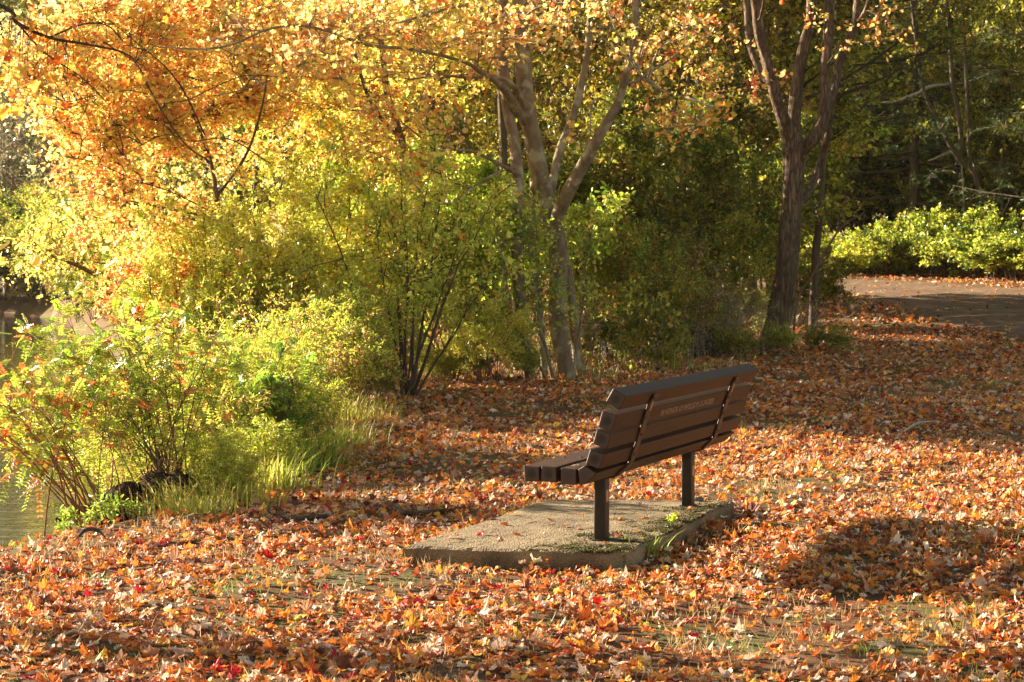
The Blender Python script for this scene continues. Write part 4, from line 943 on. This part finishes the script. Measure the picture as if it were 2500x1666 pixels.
# bank shrub with arching reddish shoots and feather leaves
def pinnate(n_leaf, stems, size, pal, r, droop=.3):
    """compound leaves along stems (M,K,3)"""
    M_, K, _ = stems.shape; b = r.integers(0, M_, n_leaf); t = .35 + .65 * r.random(n_leaf) ** .8; f = t * (K - 1) * .999; i = f.astype(int); f = (f - i)[:, None]
    o = stems[b, i] * (1 - f) + stems[b, i + 1] * f
    d = unit(unit(stems[b, i + 1] - stems[b, i]) * .5 + r.normal(0, .7, (n_leaf, 3)) + [0, 0, .1]); L = r.uniform(.09, .17, n_leaf)
    nr = unit(np.array([0, 0, 1.]) + r.normal(0, .35, (n_leaf, 3))); sd = unit(np.cross(nr, d)); nn = np.cross(d, sd)
    m = 7; tt = np.linspace(.25, 1, m)[None, :, None]
    pos = o[:, None] + d[:, None] * (L[:, None, None] * tt) - np.array([0, 0, 1.]) * (L[:, None, None] * tt ** 2 * droop)
    c = leafcols(pal, np.arange(n_leaf), n_leaf, r, 1, .2)
    A = []
    for sgn in (1, -1):
        ax = sd[:, None] * sgn + d[:, None] * .35 + r.normal(0, .12, (n_leaf, m, 3))
        A.append(scatter(t_ovate(.26, .06), pos.reshape(-1, 3), ax.reshape(-1, 3), np.repeat(nn, m, 0), np.full(n_leaf * m, size) * r.uniform(.8, 1.15, n_leaf * m), np.repeat(c, m, 0) * r.uniform(.9, 1.1, (n_leaf * m, 1))))
    rach = np.stack([o, pos[:, m // 2], pos[:, -1]], 1)
    return A, rach
def bank_shrub(base, ends, D, label, seed, pal, nleaf, leaf=.028, rs=.007, barkm=M_red, sub=3):
    r = np.random.default_rng(seed); bp_ = base; root = empty('bank_shrub', tuple(bp_), label, 'shrub')
    K = 10; k = np.linspace(0, 1, K)[:, None]; S = []
    for (x, y, dd) in ends:
        for q in range(sub):
            e = P(x + r.normal(0, 28), y + r.normal(0, 28), D + dd + r.normal(0, .2)); b = bp_ + np.array([r.normal(0, .09), r.normal(0, .09), -.05])
            kk = np.concatenate([k ** 1.25, k ** 1.25, k ** .85], 1)
            S.append(b + (e - b) * kk + np.cumsum(r.normal(0, .012, (K, 3)), axis=0) * k)
    S = np.array(S); R = np.linspace(1, .3, K)[None] * (rs * r.uniform(.6, 1.2, len(S)))[:, None]
    acc = Acc(); V, F = tubes(S, R, 5); acc.add(V, F)
    sb = twig_out(S, len(S) * 5, .15, .4, flat=.8, t0=.35, up=.25, r=r); V, F = tubes(sb, np.tile([.003, .002, .0012], (len(sb), 1)), 3); acc.add(V, F)
    allS = np.concatenate([S[:, ::3][:, :3], S[:, [4, 7, 9]], sb, sb])
    A, rach = pinnate(nleaf, allS, leaf, pal, r); V, F = tubes(rach, np.tile([.0012, .001, .0006], (len(rach), 1)), 3); acc.add(V, F)
    acc.V = [v - bp_ for v in acc.V]; obj('stems', acc.mesh('stems', barkm, True), root)
    fa = Acc()
    for V, F, Cc in A: fa.add(V, F, Cc)
    fa.V = [v - bp_ for v in fa.V]; obj('foliage', fa.mesh('foliage', M_shrub), root); return root
YGB = [((.36, .44, .05), 5), ((.52, .54, .08), 3), ((.24, .35, .04), 4), ((.60, .44, .08), 1), ((.60, .22, .06), 1)]
b1 = np.array([wx(225, 13.2), 13.2, -.12])
bank_shrub(b1, [(20, 970, .1), (70, 880, .4), (20, 1040, -.2), (110, 1000, 0), (190, 930, .3), (260, 960, -.1), (-50, 960, .2), (-30, 1070, .1)], 13.4, 'arching red-stemmed shrub leaning over the pond at the left edge', 31, YGB + [((.62, .18, .04), 3)], 520)
b2 = np.array([wx(400, 13.7), 13.7, float(ground(wx(400, 13.7), 13.7))])
bank_shrub(b2, [(160, 790, .3), (240, 760, .5), (330, 740, .2), (420, 770, .4), (150, 900, -.1), (300, 880, 0), (500, 830, .3), (420, 930, 0), (80, 850, .5), (230, 960, -.2), (560, 930, .2)], 14.1, 'arching feathery-leaved shrub on the dark stump by the pond', 32, YGB, 1300, barkm=M_stem)
b3 = np.array([wx(640, 15.6), 15.6, float(ground(wx(640, 15.6), 15.6))])
bank_shrub(b3, [(560, 900, .3), (620, 860, .2), (700, 900, .2), (560, 980, 0), (720, 980, .3), (640, 1000, -.2), (510, 1040, 0), (700, 1060, 0)], 15.8, 'green feathery shrub at the edge of the litter left of the bench', 33, [((.20, .32, .04), 4), ((.34, .44, .05), 4), ((.50, .52, .07), 2), ((.10, .18, .03), 2)], 750, barkm=M_stem)

# bank weeds: thin upright leafy stalks, yellow-green; several clumps
mw = shrub_meshes(1.35, .55, 50, 1300, 9, .034, YG[:3] + GY[:2] + [((.60, .26, .06), .6)], t_ovate(.17), M_stem, M_shrub, 41, rstem=.005, curve=.1, tw=(.06, .16), twup=.5, baser=.5)
mw2 = shrub_meshes(1.0, .5, 44, 1100, 9, .032, GY + YG[:1], t_ovate(.17), M_red, M_shrub, 42, rstem=.0045, curve=.1, tw=(.06, .16), twup=.5, baser=.45)
mws = shrub_meshes(1.5, .6, 26, 260, 6, .028, YG[:3] + [((.62, .34, .12), 2)], t_ovate(.14), M_red, M_shrub, 45, rstem=.004, curve=.05, tw=(.05, .12), twup=.7, baser=.5, t0=.5)
for px, d in [(300, 16.2), (380, 17.6), (470, 17.0), (560, 18.0), (640, 17.6), (720, 18.4), (800, 19.6), (430, 15.2), (590, 16.0), (690, 20.5), (880, 22)]:
    put_shrub(mws, wx(px, d), d, *zlab('thin reddish seed stalks', wx(px, d), d), s=(1, 1, rng.uniform(.75, 1.0)), name='weed_stalks', cat='weeds')
spots = [(620, 19.5), (520, 18.2), (700, 18.6), (780, 20.2), (860, 21.5), (430, 19.8), (340, 17.2), (560, 16.9), (660, 17.2), (740, 21.8), (930, 23.3), (600, 22), (480, 22.5), (250, 18.8), (460, 16.2), (380, 21.5), (320, 24), (820, 23.2), (700, 16.2)]
for i, (px, d) in enumerate(spots):
    s = rng.uniform(.55, .85) if d < 20 else rng.uniform(.8, 1.15); put_shrub(mw if i % 3 else mw2, wx(px, d), d, *zlab('tall yellow-green weeds' if i % 3 else 'shorter green weeds', wx(px, d), d), s=(s, s, s), name='weed_clump', cat='weeds')
# undergrowth along the wood edge
mu = shrub_meshes(.75, .5, 30, 800, 8, .034, GY + OL, t_ovate(.22), M_stem, M_shrub, 43, rstem=.004, curve=.3, tw=(.06, .16), baser=.4)
mu2 = shrub_meshes(.6, .55, 26, 600, 7, .042, DG + OL, t_ovate(.28), M_stem, M_shrub, 44, rstem=.004, curve=.3, tw=(.06, .16), baser=.4)
ug = [(1110, 24.4), (1180, 24.9), (1330, 26), (1430, 26), (1490, 26.5), (1560, 27), (1620, 27.2), (1680, 28), (1740, 28.3), (1790, 28.6), (1830, 28.2), (1900, 28.8), (1950, 30),  (1080, 23.6), (900, 22.2), (1250, 24.2), (1390, 28), (1540, 30), (1720, 31), (1860, 31.5)]
for i, (px, d) in enumerate(ug):
    s = rng.choice([.45, .6, .8, 1.3], p=[.3, .3, .25, .15]) if px < 1600 else rng.uniform(.35, .7); d = d + rng.normal(0, .5); px = px + rng.normal(0, 25); put_shrub(mu if (i % 2) else mu2, wx(px, d), d, *zlab('low olive undergrowth' if i % 2 else 'dark broad-leaved undergrowth', wx(px, d), d), s=(s, s, s * rng.uniform(.8, 1.5)), name='undergrowth_plant', cat='plant')

# dry leafless brush along the wood edge
DRY = [((.42, .28, .14), 3), ((.34, .18, .08), 3), ((.40, .36, .10), 2)]
md = shrub_meshes(.95, .6, 34, 150, 3, .04, DRY, t_ovate(.2), M_pale, M_shrub, 46, rstem=.0045, curve=.5, tw=(.1, .25), baser=.5, twup=.1)
md2 = shrub_meshes(1.5, .5, 20, 260, 4, .045, DRY + OL, t_ovate(.25), M_stem, M_shrub, 47, rstem=.006, curve=.2, tw=(.1, .3), baser=.3)
for i, (px, d) in enumerate([(1150, 24.6), (1310, 25.6), (1420, 26), (1480, 27.2), (1540, 27.4), (1590, 28), (1650, 28.4), (1700, 28.8), (1760, 29), (1820, 29.2), (1040, 23.8), (1240, 25), (1360, 27), (1500, 29), (1620, 30), (1940, 31)]):
    s = rng.uniform(.6, 1.2); d += rng.normal(0, .3); put_shrub(md if i % 2 else md2, wx(px + rng.normal(0, 15), d), d, *zlab('pale leafless brush' if i % 2 else 'brown twiggy brush', wx(px, d), d), s=(s, s, s), name='dry_brush', cat='brush')
# small plants in front
def grass_clump(name, loc, n, h, spread, pal, label, wd=.0045, lean=1.0, arch=.4, cat='grass'):
    o = empty(name, loc, label, cat); x = rng.normal(0, spread, n); y = rng.normal(0, spread * .7, n)
    a = np.arctan2(y, x) + rng.normal(0, .6, n); hh = h * rng.uniform(.5, 1.1, n); K = 5; k = np.linspace(0, 1, K)[None, :]
    rx = lean * rng.random(n)[:, None] * hh[:, None] * k ** 2
    P3 = np.stack([x[:, None] + np.cos(a)[:, None] * rx, y[:, None] + np.sin(a)[:, None] * rx, hh[:, None] * (k - arch * rng.random(n)[:, None] * k ** 3)], -1)
    sd = np.stack([-np.sin(a), np.cos(a), np.zeros(n)], 1)[:, None] * (wd * (1 - k[..., None] ** 2 * .9))
    V = np.concatenate([P3 - sd, P3 + sd], 1); b = (np.arange(n) * 2 * K)[:, None]
    F = np.concatenate([np.stack([b[:, 0] + j, b[:, 0] + j + 1, b[:, 0] + K + j + 1, b[:, 0] + K + j], 1) for j in range(K - 1)])
    col = np.repeat(pick(pal, n) * np.exp(rng.normal(0, .15, (n, 1))), 2 * K, 0)
    tag(obj('blades', npmesh('blades', V.reshape(-1, 3), F, M_grass, col), o), kind='stuff'); return o
GG = [((.16, .26, .04), 3), ((.30, .38, .06), 3), ((.50, .50, .10), 2)]; YY = [((.55, .52, .10), 4), ((.42, .46, .07), 3), ((.68, .55, .20), 2)]
for (px, d, n, h, sp, pal, lab) in [(545, 13.35, 420, .24, .16, YY, 'bushy yellow grass mound where the litter meets the bank'), (640, 14.4, 500, .30, .16, GG + YY, 'tall grass tuft right of the yellow grass mound'),
        (720, 15.6, 520, .34, .20, GG, 'green grass clump at the foot of the feathery shrub'), (790, 17.4, 420, .30, .25, GG + YY, 'grass clump between shrub and litter further back'),
        (1585, 11.05, 26, .20, .06, GG[:2], 'sparse green grass tuft at the near right corner of the pad'), (830, 19.6, 380, .35, .25, YY, 'yellow grass behind the bank shrubs'),
        (1450, 25.2, 320, .20, .5, DRY + GG[:1], 'dry grass at the right foot of the grey maple'), (1620, 26.2, 320, .22, .5, GG + DRY, 'grass fringe below the boulder'), (470, 12.9, 260, .16, .15, YY, 'low yellow grass fringe on the bank edge')]:
    x = wx(px, d); grass_clump('grass_clump', (x, d, float(ground(x, d))), n, h, sp, pal, lab)
for px, dd, lab in [(360, 13.35, 'grass hanging over the left side of the dark stump'), (440, 13.3, 'thin grass in front of the dark stump')]:
    grass_clump('grass_clump', (wx(px, dd), dd, float(ground(wx(px, dd), dd)) + .02), 160, .20, .10, GG + YY + DRY, lab)
mp_ = shrub_meshes(.22, .16, 9, 34, 6, .040, [((.36, .44, .06), 4), ((.24, .36, .05), 3)], t_ovate(.2), M_stem, M_shrub, 51, rstem=.003, tw=(.03, .07), twup=.6)
for px, d, s, lab in [(195, 12.35, .75, 'small bright green plant at the water edge'), (260, 12.5, .85, 'leafy green plant beside the dark stump'), (150, 12.2, .45, 'tiny yellow-green seedling left of the green plants'), (330, 12.6, .55, 'low leafy plant right under the dark stump')]:
    put_shrub(mp_, wx(px, d), d, lab, s=(s, s, s), name='small_plant', cat='plant')
ms_ = shrub_meshes(.10, .06, 4, 14, 5, .04, [((.50, .62, .05), 3)], OVb, M_stem, M_shrub, 52, rstem=.002, tw=(.02, .05)); q = padpt(1640, 1275)
o = put_shrub(ms_, q[0], q[1], 'bright green seedling growing in the moss of the pad', s=(.38, .38, .38), name='seedling', cat='plant'); o.location.z = PADZ
put_shrub(mw2, wx(550, 13.5), 13.5, 'low fuzzy yellow-green weed mound right of the stump', s=(.5, .5, .34), name='weed_mound', cat='weeds')
put_shrub(mw, wx(500, 13.9), 13.9, 'small yellow-green weeds just behind the stump', s=(.45, .45, .36), name='weed_mound', cat='weeds')
put_shrub(mw2, wx(640, 14.9), 14.9, 'short green weeds under the green feathery shrub', s=(.6, .6, .42), name='weed_mound', cat='weeds')
# dark mass added where the bank shows only a shaded hollow
root = empty('shade_hummock', (wx(400, 13.6), 13.6, float(ground(wx(400, 13.6), 13.6)) - .1), 'added dark stump under the arching shrub at the pond bank', 'hummock')
a = Acc(); bark_tube(a, [(-.1, -.1, .05), (-.25, -.05, .16), (-.5, .05, .10), (-.75, .1, .0)], [.05, .045, .03, .015], 8, n=14, rough=.2); bark_tube(a, [(0, 0, -.3), (-.02, 0, .02), (.04, 0, .14), (-.03, .02, .22), (.05, .01, .26)], [.40, .34, .24, .15, .03], 18, n=22, rough=.28)
for k in range(6):
    an = k * 1.05; bark_tube(a, [(0, 0, .15), (.16 * math.cos(an), .16 * math.sin(an), .04), (.36 * math.cos(an), .3 * math.sin(an), -.10)], [.08, .05, .025], 10, n=10, rough=.1, seed=k)
obj('shade_hummock_body', a.mesh('shade_hummock_body', simple('dark hollow shade', (.018, .012, .008), .95, .1, bump=1, bs=26, c2=(.085, .055, .034), ns=20, dist=.04), True), root)

# viburnum bank beyond the path; sunlit left and shaded right put into leaf colours
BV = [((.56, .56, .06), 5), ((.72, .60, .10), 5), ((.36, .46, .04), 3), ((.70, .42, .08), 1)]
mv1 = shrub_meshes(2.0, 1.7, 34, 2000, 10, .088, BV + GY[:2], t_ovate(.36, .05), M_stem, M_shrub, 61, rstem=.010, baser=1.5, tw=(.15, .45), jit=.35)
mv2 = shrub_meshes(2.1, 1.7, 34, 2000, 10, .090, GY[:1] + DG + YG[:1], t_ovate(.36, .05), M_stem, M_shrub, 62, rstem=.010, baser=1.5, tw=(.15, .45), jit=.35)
vb = [(8.2, 69.5), (10, 68.6), (11.6, 67.6), (13, 66.4), (14.4, 64.5), (15.6, 62.2), (16.6, 60), (9.2, 71.5), (11.4, 70.2), (13.6, 68.6), (15.6, 66.2), (17.4, 63.5), (17, 57.5), (18.5, 60.5), (6.5, 71), (19, 66), (17.2, 55)]
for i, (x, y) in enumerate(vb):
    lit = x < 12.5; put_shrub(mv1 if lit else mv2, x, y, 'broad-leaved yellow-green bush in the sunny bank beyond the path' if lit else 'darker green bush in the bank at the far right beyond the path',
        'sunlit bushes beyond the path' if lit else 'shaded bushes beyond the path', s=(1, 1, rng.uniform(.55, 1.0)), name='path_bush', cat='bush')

# ------------------------------------------------------------------ woodland behind
def bg_tree_meshes(seed, h, rad, low, nt_, ntw, per, size, pal, barkm=M_dark, leafm=M_green, r0=.16, tmpl=None, flat=.6):
    r = np.random.default_rng(seed); lean = r.normal(0, .5, 2)
    tz = np.linspace(0, 1, 7); tr = np.stack([lean[0] * tz ** 1.5 + r.normal(0, .08, 7) * tz, lean[1] * tz ** 1.5 + r.normal(0, .08, 7) * tz, -.2 + (h * .95) * tz], 1)
    a = Acc(); bark_tube(a, tr, r0 * (1 - .88 * tz), 9, n=20, rough=.05, seed=seed)
    lim = []
    for k in range(7):
        t = r.uniform(.2, .75); p0 = spline(tr, 30)[int(t * 29)]; an = r.uniform(0, 6.283); L = rad * r.uniform(.5, .9)
        e = p0 + [math.cos(an) * L, math.sin(an) * L, L * r.uniform(.2, .9)]; mid = (p0 + e) / 2 + [0, 0, -.05 * L]
        bark_tube(a, [p0, mid, e], [r0 * .38 * (1 - t * .6), r0 * .22, .012], 6, n=8, rough=.04); lim += list(spline([p0, mid, e], 6)[2:])
    q = r.normal(0, 1, (nt_, 3)); q = unit(q) * (r.random(nt_) ** .45)[:, None]
    zc = (low + h) / 2; tg = np.stack([q[:, 0] * rad, q[:, 1] * rad, zc + q[:, 2] * (h - low) / 2], 1)
    tg[:, :2] += np.interp(tg[:, 2], tr[:, 2], tr[:, 0])[:, None] * [1, 0]
    lines, rd = grow(list(spline(tr, 16)[3:]) + lim, tg, r=r, rbase=.03, K=5)
    V, F = tubes(lines, rd, 4); a.add(V, F)
    tw = twig_out(lines, ntw, .35, .85, flat=flat, r=r)
    V, F = tubes(tw, np.tile([.006, .005, .003], (ntw, 1)), 3); a.add(V, F)
    V, F, Cc = leaves_on(tw, per, size, pal, tmpl or t_diamond(.34), r=r, rnd=.8, jit=.28)
    return a.mesh('trunk', barkm, True), npmesh('crown', V, F, leafm, Cc)
bt = [bg_tree_meshes(101, 12, 3.0, 1.2, 200, 2300, 9, .115, DG + GY[:2]), bg_tree_meshes(102, 13, 3.2, 2.0, 200, 2300, 9, .115, DG),
      bg_tree_meshes(103, 10, 2.8, 1.0, 190, 2200, 9, .11, OL + GY[:1]), bg_tree_meshes(104, 11, 3.0, 1.5, 200, 2200, 9, .115, GY + YG[:1])]
lab4 = ['dark green woodland tree', 'tall deep green tree', 'olive and gold tree', 'yellow-green tree']
def put_tree(k, x, y, s=1.0, lab=None, grp=None, name='broadleaf_tree'):
    l, g_ = (lab, grp)
    if lab is None: _, g_ = zlab(lab4[k], x, y); l = g_.replace(',', ' in the')
    o = empty(name, (x, y, float(max(ground(x, y), -.1))), l, 'tree', g_); o.rotation_euler = (0, 0, rng.uniform(0, 6.28)); o.scale = (s, s, s * rng.uniform(.9, 1.15))
    obj('trunk', bt[k][0], o); obj('crown', bt[k][1], o); return o
spots = [(-2.0, 34, 3, .55), (0.2, 34.5, 0, .85), (3.4, 39, 3, .85), (2.0, 42.5, 2, .9), (5.0, 43, 0, 1), (3.2, 45, 1, 1.05), (0.5, 47, 0, 1.1), (-4.5, 47, 1, .9),
         (6.2, 49, 3, .9), (4.2, 52, 0, 1.1), (1.5, 54, 1, 1.15), (-2, 52, 3, 1.1), (-6.5, 52, 0, .95), (-10, 56, 2, .8)]
spots += [(x, 80 + 4 * math.sin(x * 1.7), int(abs(x * 7)) % 4, 1.25) for x in np.arange(2, 34, 3.0)] + [(x, 92 + 4 * math.sin(x), int(abs(x * 3)) % 3, 1.5) for x in np.arange(-22, 44, 4.2)]
spots += [(20, 56, 1, 1.1), (22, 62, 0, 1.2), (19.5, 69, 3, 1.1), (24, 50, 2, 1.1), (21, 44, 1, 1.1), (19.5, 35, 0, 1.0)]
for x, y, k, s in spots: put_tree(k, x, y, s)
for i, (x, y, s) in enumerate([(4, 79, 2.2), (9, 77, 2.0), (13, 75, 2.1), (17, 73, 2.2), (21, 71, 2.2), (7, 84, 2.6), (12, 83, 2.6), (17, 80, 2.6), (22, 78, 2.6), (1, 86, 2.6), (27, 75, 2.8), (-3, 84, 2.6), (-8, 88, 2.6), (20, 50, 1.6), (18.5, 57, 1.6), (20, 64, 2.0)]):
    put_shrub(ms4 if i % 3 else ms3, x, y, 'dark bush deep in the wood beyond the path', 'dark bushes deep in the wood', s=(s, s, s))
for x, y, k, s_ in [(9.0, 75, 3, .9), (12.6, 74, 0, .95), (15.8, 72, 3, 1.0), (11, 79, 0, 1.2), (18.4, 70, 0, 1.0), (6.5, 76, 3, 1.0)]: put_tree(k, x, y, s_)
bt.append(bg_tree_meshes(105, 13, 4.2, 4.4, 220, 2300, 9, .11, DG + GY[:2] + OL[:1]))
put_tree(len(bt) - 1, 5.6, 41, 1.0, 'high-crowned green tree directly behind the thick brown trunk', None)
put_tree(len(bt) - 1, 16.2, 43, 1.0, 'high-crowned green tree on the right side of the path', None)
for i, (x, y, k, s) in enumerate([(-6.0, 34, ms3, .7), (-6.6, 38, ms1, .6), (-8.3, 43, ms3, .8), (-9.8, 48, ms4, .8), (-11.6, 55, ms3, 1.0), (-12.8, 61, ms1, 1.0), (-15.5, 67.5, ms4, 1.0), (-4.9, 29, ms2, .4)]):
    put_shrub(k, x, y, *zlab(['olive bank bush', 'yellow bank bush', 'olive bank bush', 'dark bank bush', 'olive far bank bush', 'yellow far bank bush', 'dark far bank bush', 'green bank bush'][i], x, y), s=(s, s, s), name='bank_bush', cat='bush')
for i, (x, y) in enumerate([(-13.8, 64.6), (-14.6, 66.4), (-15.8, 67.8), (-17.0, 68.4), (-18.2, 68.8), (-19.6, 69.2), (-13.2, 62.2), (-21.2, 69.8), (-16.4, 70)]):
    put_shrub(ms4 if i % 2 else ms3, x, y, 'dark dense bush at the waterline of the far shore', 'dense bushes at the far waterline', s=(1.6, 1.6, 1.5), name='bank_bush', cat='bush')
for i in range(16):
    x = -13 - i * 2.6; y = 71.5 + max(0, -x - 20) * .28 + rng.uniform(0, 1.5); put_shrub(ms3 if i % 3 else ms4, x, y, 'low bush on the far shore of the pond', 'bushes on the far shore of the pond', s=(1.3, 1.3, rng.uniform(.7, 1.5)), name='bank_bush', cat='bush')
# far shore at the left
FS = [((.20, .22, .10), 3), ((.30, .28, .12), 2), ((.10, .14, .06), 3), ((.42, .30, .10), 1)]
FSI = len(bt)
bt.append(bg_tree_meshes(110, 11, 3.6, 1.0, 220, 1500, 5, .16, FS, barkm=M_pale)); bt.append(bg_tree_meshes(111, 9, 3.4, .3, 200, 2200, 8, .17, FS + DG, barkm=M_pale))
for x, y, k, s in [(-15, 72, 4, .75), (-18.0, 73, 4, .8), (-22, 77, 4, .7), (-20, 82, 4, .85), (-26, 84, 4, .7), (-15.5, 80, 5, .9), (-12, 76, 5, .9), (-31, 88, 4, .7), (-13.5, 68, 5, .45), (-36, 92, 4, .7), (-17.5, 88, 5, .9)]:
    put_tree(k - 4 + FSI, x, y, s, 'greyish half-bare tree on the far shore of the pond', 'trees on the far shore of the pond', 'shore_tree')

# pines at the right
def pine_meshes(seed, h=16, low=3.5, r0=.2):
    r = np.random.default_rng(seed); a = Acc(); tz = np.linspace(0, 1, 6); tr = np.stack([r.normal(0, .12, 6) * tz, r.normal(0, .12, 6) * tz, -.2 + h * tz], 1)
    bark_tube(a, tr, r0 * (1 - .9 * tz), 9, n=24, rough=.04); L = []; nb = 64
    for k in range(nb):
        z = low + (h - low) * (k / nb) ** 1.1; an = k * 2.4 + r.normal(0, .3); R = (h - z) / (h - low) * 4.6 + .6; R *= r.uniform(.7, 1.1); q = np.linspace(0, 1, 6)[:, None]
        p0 = np.array([np.interp(z, tr[:, 2], tr[:, 0]), np.interp(z, tr[:, 2], tr[:, 1]), z]); dr = np.array([math.cos(an), math.sin(an), 0])
        L.append(p0 + dr * R * q + np.array([0, 0, 1.]) * (-.18 * R * q + .22 * R * q ** 2) + np.cumsum(r.normal(0, .03, (6, 3)), 0) * q)
    L = np.array(L); V, F = tubes(L, np.linspace(.04, .01, 6)[None] * np.ones((nb, 1)), 5); a.add(V, F)
    sb = twig_out(L, nb * 16, .4, 1.1, flat=.25, t0=.3, up=.03, r=r); V, F = tubes(sb, np.tile([.009, .006, .003], (len(sb), 1)), 3); a.add(V, F)
    tw = twig_out(sb, nb * 45, .12, .30, flat=.6, t0=.1, up=.1, r=r)
    n = len(tw) * 9; tid = np.repeat(np.arange(len(tw)), 9); t = r.random(n)[:, None]; p = tw[tid, 0] * (1 - t) + tw[tid, 2] * t
    ax = unit(tw[tid, 2] - tw[tid, 0]) * .8 + r.normal(0, .55, (n, 3)); col = leafcols([((.05, .10, .03), 4), ((.08, .14, .035), 3), ((.14, .17, .04), 1.5)], tid, n, r)
    V, F, Cc = scatter((np.array([[0, .04, 0], [0, -.04, 0], [1, 0, 0.]]), np.array([[0, 1, 2]])), p, ax, r.normal(0, 1, (n, 3)), r.uniform(.10, .17, n), col)
    return a.mesh('trunk', M_dark, True), npmesh('needles', V, F, M_pine, Cc)
pm = [pine_meshes(201), pine_meshes(202, 15, 2.2)]
for i, (x, y, k, s, lab) in enumerate([(6.4, 49, 0, 1.0, 'pine between the thick brown trunk and the path'), (15.4, 51, 1, 1.0, 'pine with dark trunk behind the bushes at the right edge'), (17.4, 46, 1, .9, 'dark pine overhanging the path from the right edge'), (7.2, 72, 0, 1.1, 'pine beyond the path bend, behind the sunny bushes'), (14, 71.5, 1, 1.1, 'tall pine behind the bright bush bank'), (17.8, 74, 0, 1.2, 'pine far behind the shaded bushes')]):
    if lab is None: continue
    o = empty('pine_tree', (x, y, float(ground(x, y))), lab, 'tree'); o.rotation_euler = (0, 0, i * 1.3); o.scale = (s,) * 3; obj('trunk', pm[k][0], o); obj('needles', pm[k][1], o)

# named trunks seen at the right, beyond the bright bushes
def bare_tree(label, D, lists, base_px, barkm=M_dark, name='bare_tree'):
    x = wx(base_px, D); root = empty(name, (x, D, float(ground(x, D))), label, 'tree'); a = Acc()
    for k, pts in enumerate(lists):
        p, r = px_poly(pts, D)
        if k == 0: p = np.concatenate([[[x, D, root.location[2] - .2]], p]); r = np.concatenate([[r[0] * 1.2], r])
        bark_tube(a, p, r, 9, rough=.07, seed=k)
    a.V = [v - np.array(root.location) for v in a.V]; obj('trunk', a.mesh('trunk', barkm, True), root); return root
bare_tree('leaning dark tree with crooked limbs behind the bushes at the right', 69, [
    [(2411, 548, 16), (2397, 482, 15), (2375, 415, 15), (2345, 392, 16), (2308, 333, 12), (2288, 290, 11), (2262, 240, 9), (2250, 200, 8), (2238, 120, 7), (2225, 0, 6)],
    [(2348, 392, 12), (2345, 316, 12), (2332, 233, 11), (2325, 200, 10), (2318, 100, 9), (2310, -30, 8)],
    [(2385, 450, 12), (2368, 372, 11), (2366, 316, 10), (2360, 200, 10), (2352, 60, 9), (2350, -30, 8)]], 2414)
bare_tree('thin reddish trunk at the far right behind the bushes', 69, [[(2450, 555, 9), (2445, 500, 8), (2440, 440, 7), (2450, 360, 6)]], 2450, M_brown)
bare_tree('bleached dead branch reaching left in the right-hand wood', 70, [[(2345, 372, 5), (2322, 373, 8), (2300, 380, 6), (2265, 394, 4)], [(2318, 205, 7), (2270, 212, 8), (2235, 230, 7), (2190, 246, 6), (2145, 253, 4)], [(2365, 335, 4), (2330, 328, 5), (2290, 326, 3)]], 2360, M_pale, 'dead_tree')
bare_tree('slim dark trunk just right of the thick brown trunk', 34, [[(1990, 640, 21), (1998, 560, 20), (2004, 470, 18), (2008, 380, 16), (2012, 250, 14), (2016, 60, 12), (2020, -60, 11)]], 1984)
bare_tree('forked sapling in front of the bright bushes', 29.5, [[(1945, 740, 6), (1985, 670, 6), (2030, 590, 5), (2060, 550, 4), (2110, 520, 3)], [(2045, 565, 3), (2052, 520, 3), (2075, 470, 2)], [(1982, 672, 3), (2010, 640, 3), (2028, 618, 2)]], 1935, M_stem, 'sapling')
bare_tree('thin dark sapling left of the thick brown trunk', 33, [[(1862, 760, 7), (1856, 650, 6), (1850, 560, 5), (1868, 430, 4)], [(1855, 620, 4), (1835, 520, 3), (1828, 440, 2)]], 1864, M_stem, 'sapling')
bare_tree('slim crooked sapling in the middle of the dark wood', 33, [[(1560, 760, 9), (1568, 620, 8), (1590, 480, 7), (1625, 360, 6), (1650, 260, 5), (1665, 150, 4)], [(1588, 490, 5), (1600, 400, 4), (1640, 300, 3)]], 1558, M_dark, 'sapling')
bare_tree('dark upright trunk behind the left stem of the grey maple', 29, [[(1228, 650, 24), (1226, 560, 23), (1230, 450, 22), (1228, 330, 20), (1222, 200, 18), (1218, 0, 15), (1215, -60, 14)]], 1232)

# ------------------------------------------------------------------ thin veil haze volume added for the airy glow at left
m, n, o = mat('veil haze'); vp = N(n, 'ShaderNodeVolumePrincipled'); vp.inputs['Color'].default_value = (1, .95, .86, 1); vp.inputs['Density'].default_value = .00012; vp.inputs['Anisotropy'].default_value = .55
n.links.new(vp.outputs[0], o.inputs['Volume'])
hz = npmesh('haze', [(x, y, z) for z in (-1.9, 27) for x, y in ((-430, -80), (430, -80), (430, 520), (-430, 520))], [[0, 3, 2, 1], [4, 5, 6, 7], [0, 1, 5, 4], [1, 2, 6, 5], [2, 3, 7, 6], [3, 0, 4, 7]], m)
tag(obj('haze', hz), kind='stuff')

# ------------------------------------------------------------------ tell look-alikes apart by their place in the row
ORD = 'first second third fourth fifth sixth seventh eighth ninth tenth eleventh twelfth thirteenth fourteenth fifteenth sixteenth'.split()
bylab = {}
for ob in C.objects:
    if ob.parent is None and ob.get('category') and ob['category'] != 'leaf': bylab.setdefault(ob['label'], []).append(ob)
for lab, obs in bylab.items():
    if 2 <= len(obs) <= 16:
        obs.sort(key=lambda q: q.location.x / max(q.location.y, 1))
        if len(obs) == 2:
            for ob, t in zip(obs, ('the left one of two', 'the right one of two')): ob['label'] = ' '.join(lab.split()[:11]) + ', ' + t
        else:
            for ob, t in zip(obs, ORD): ob['label'] = ' '.join(lab.split()[:12]) + ', ' + t + ' from left'
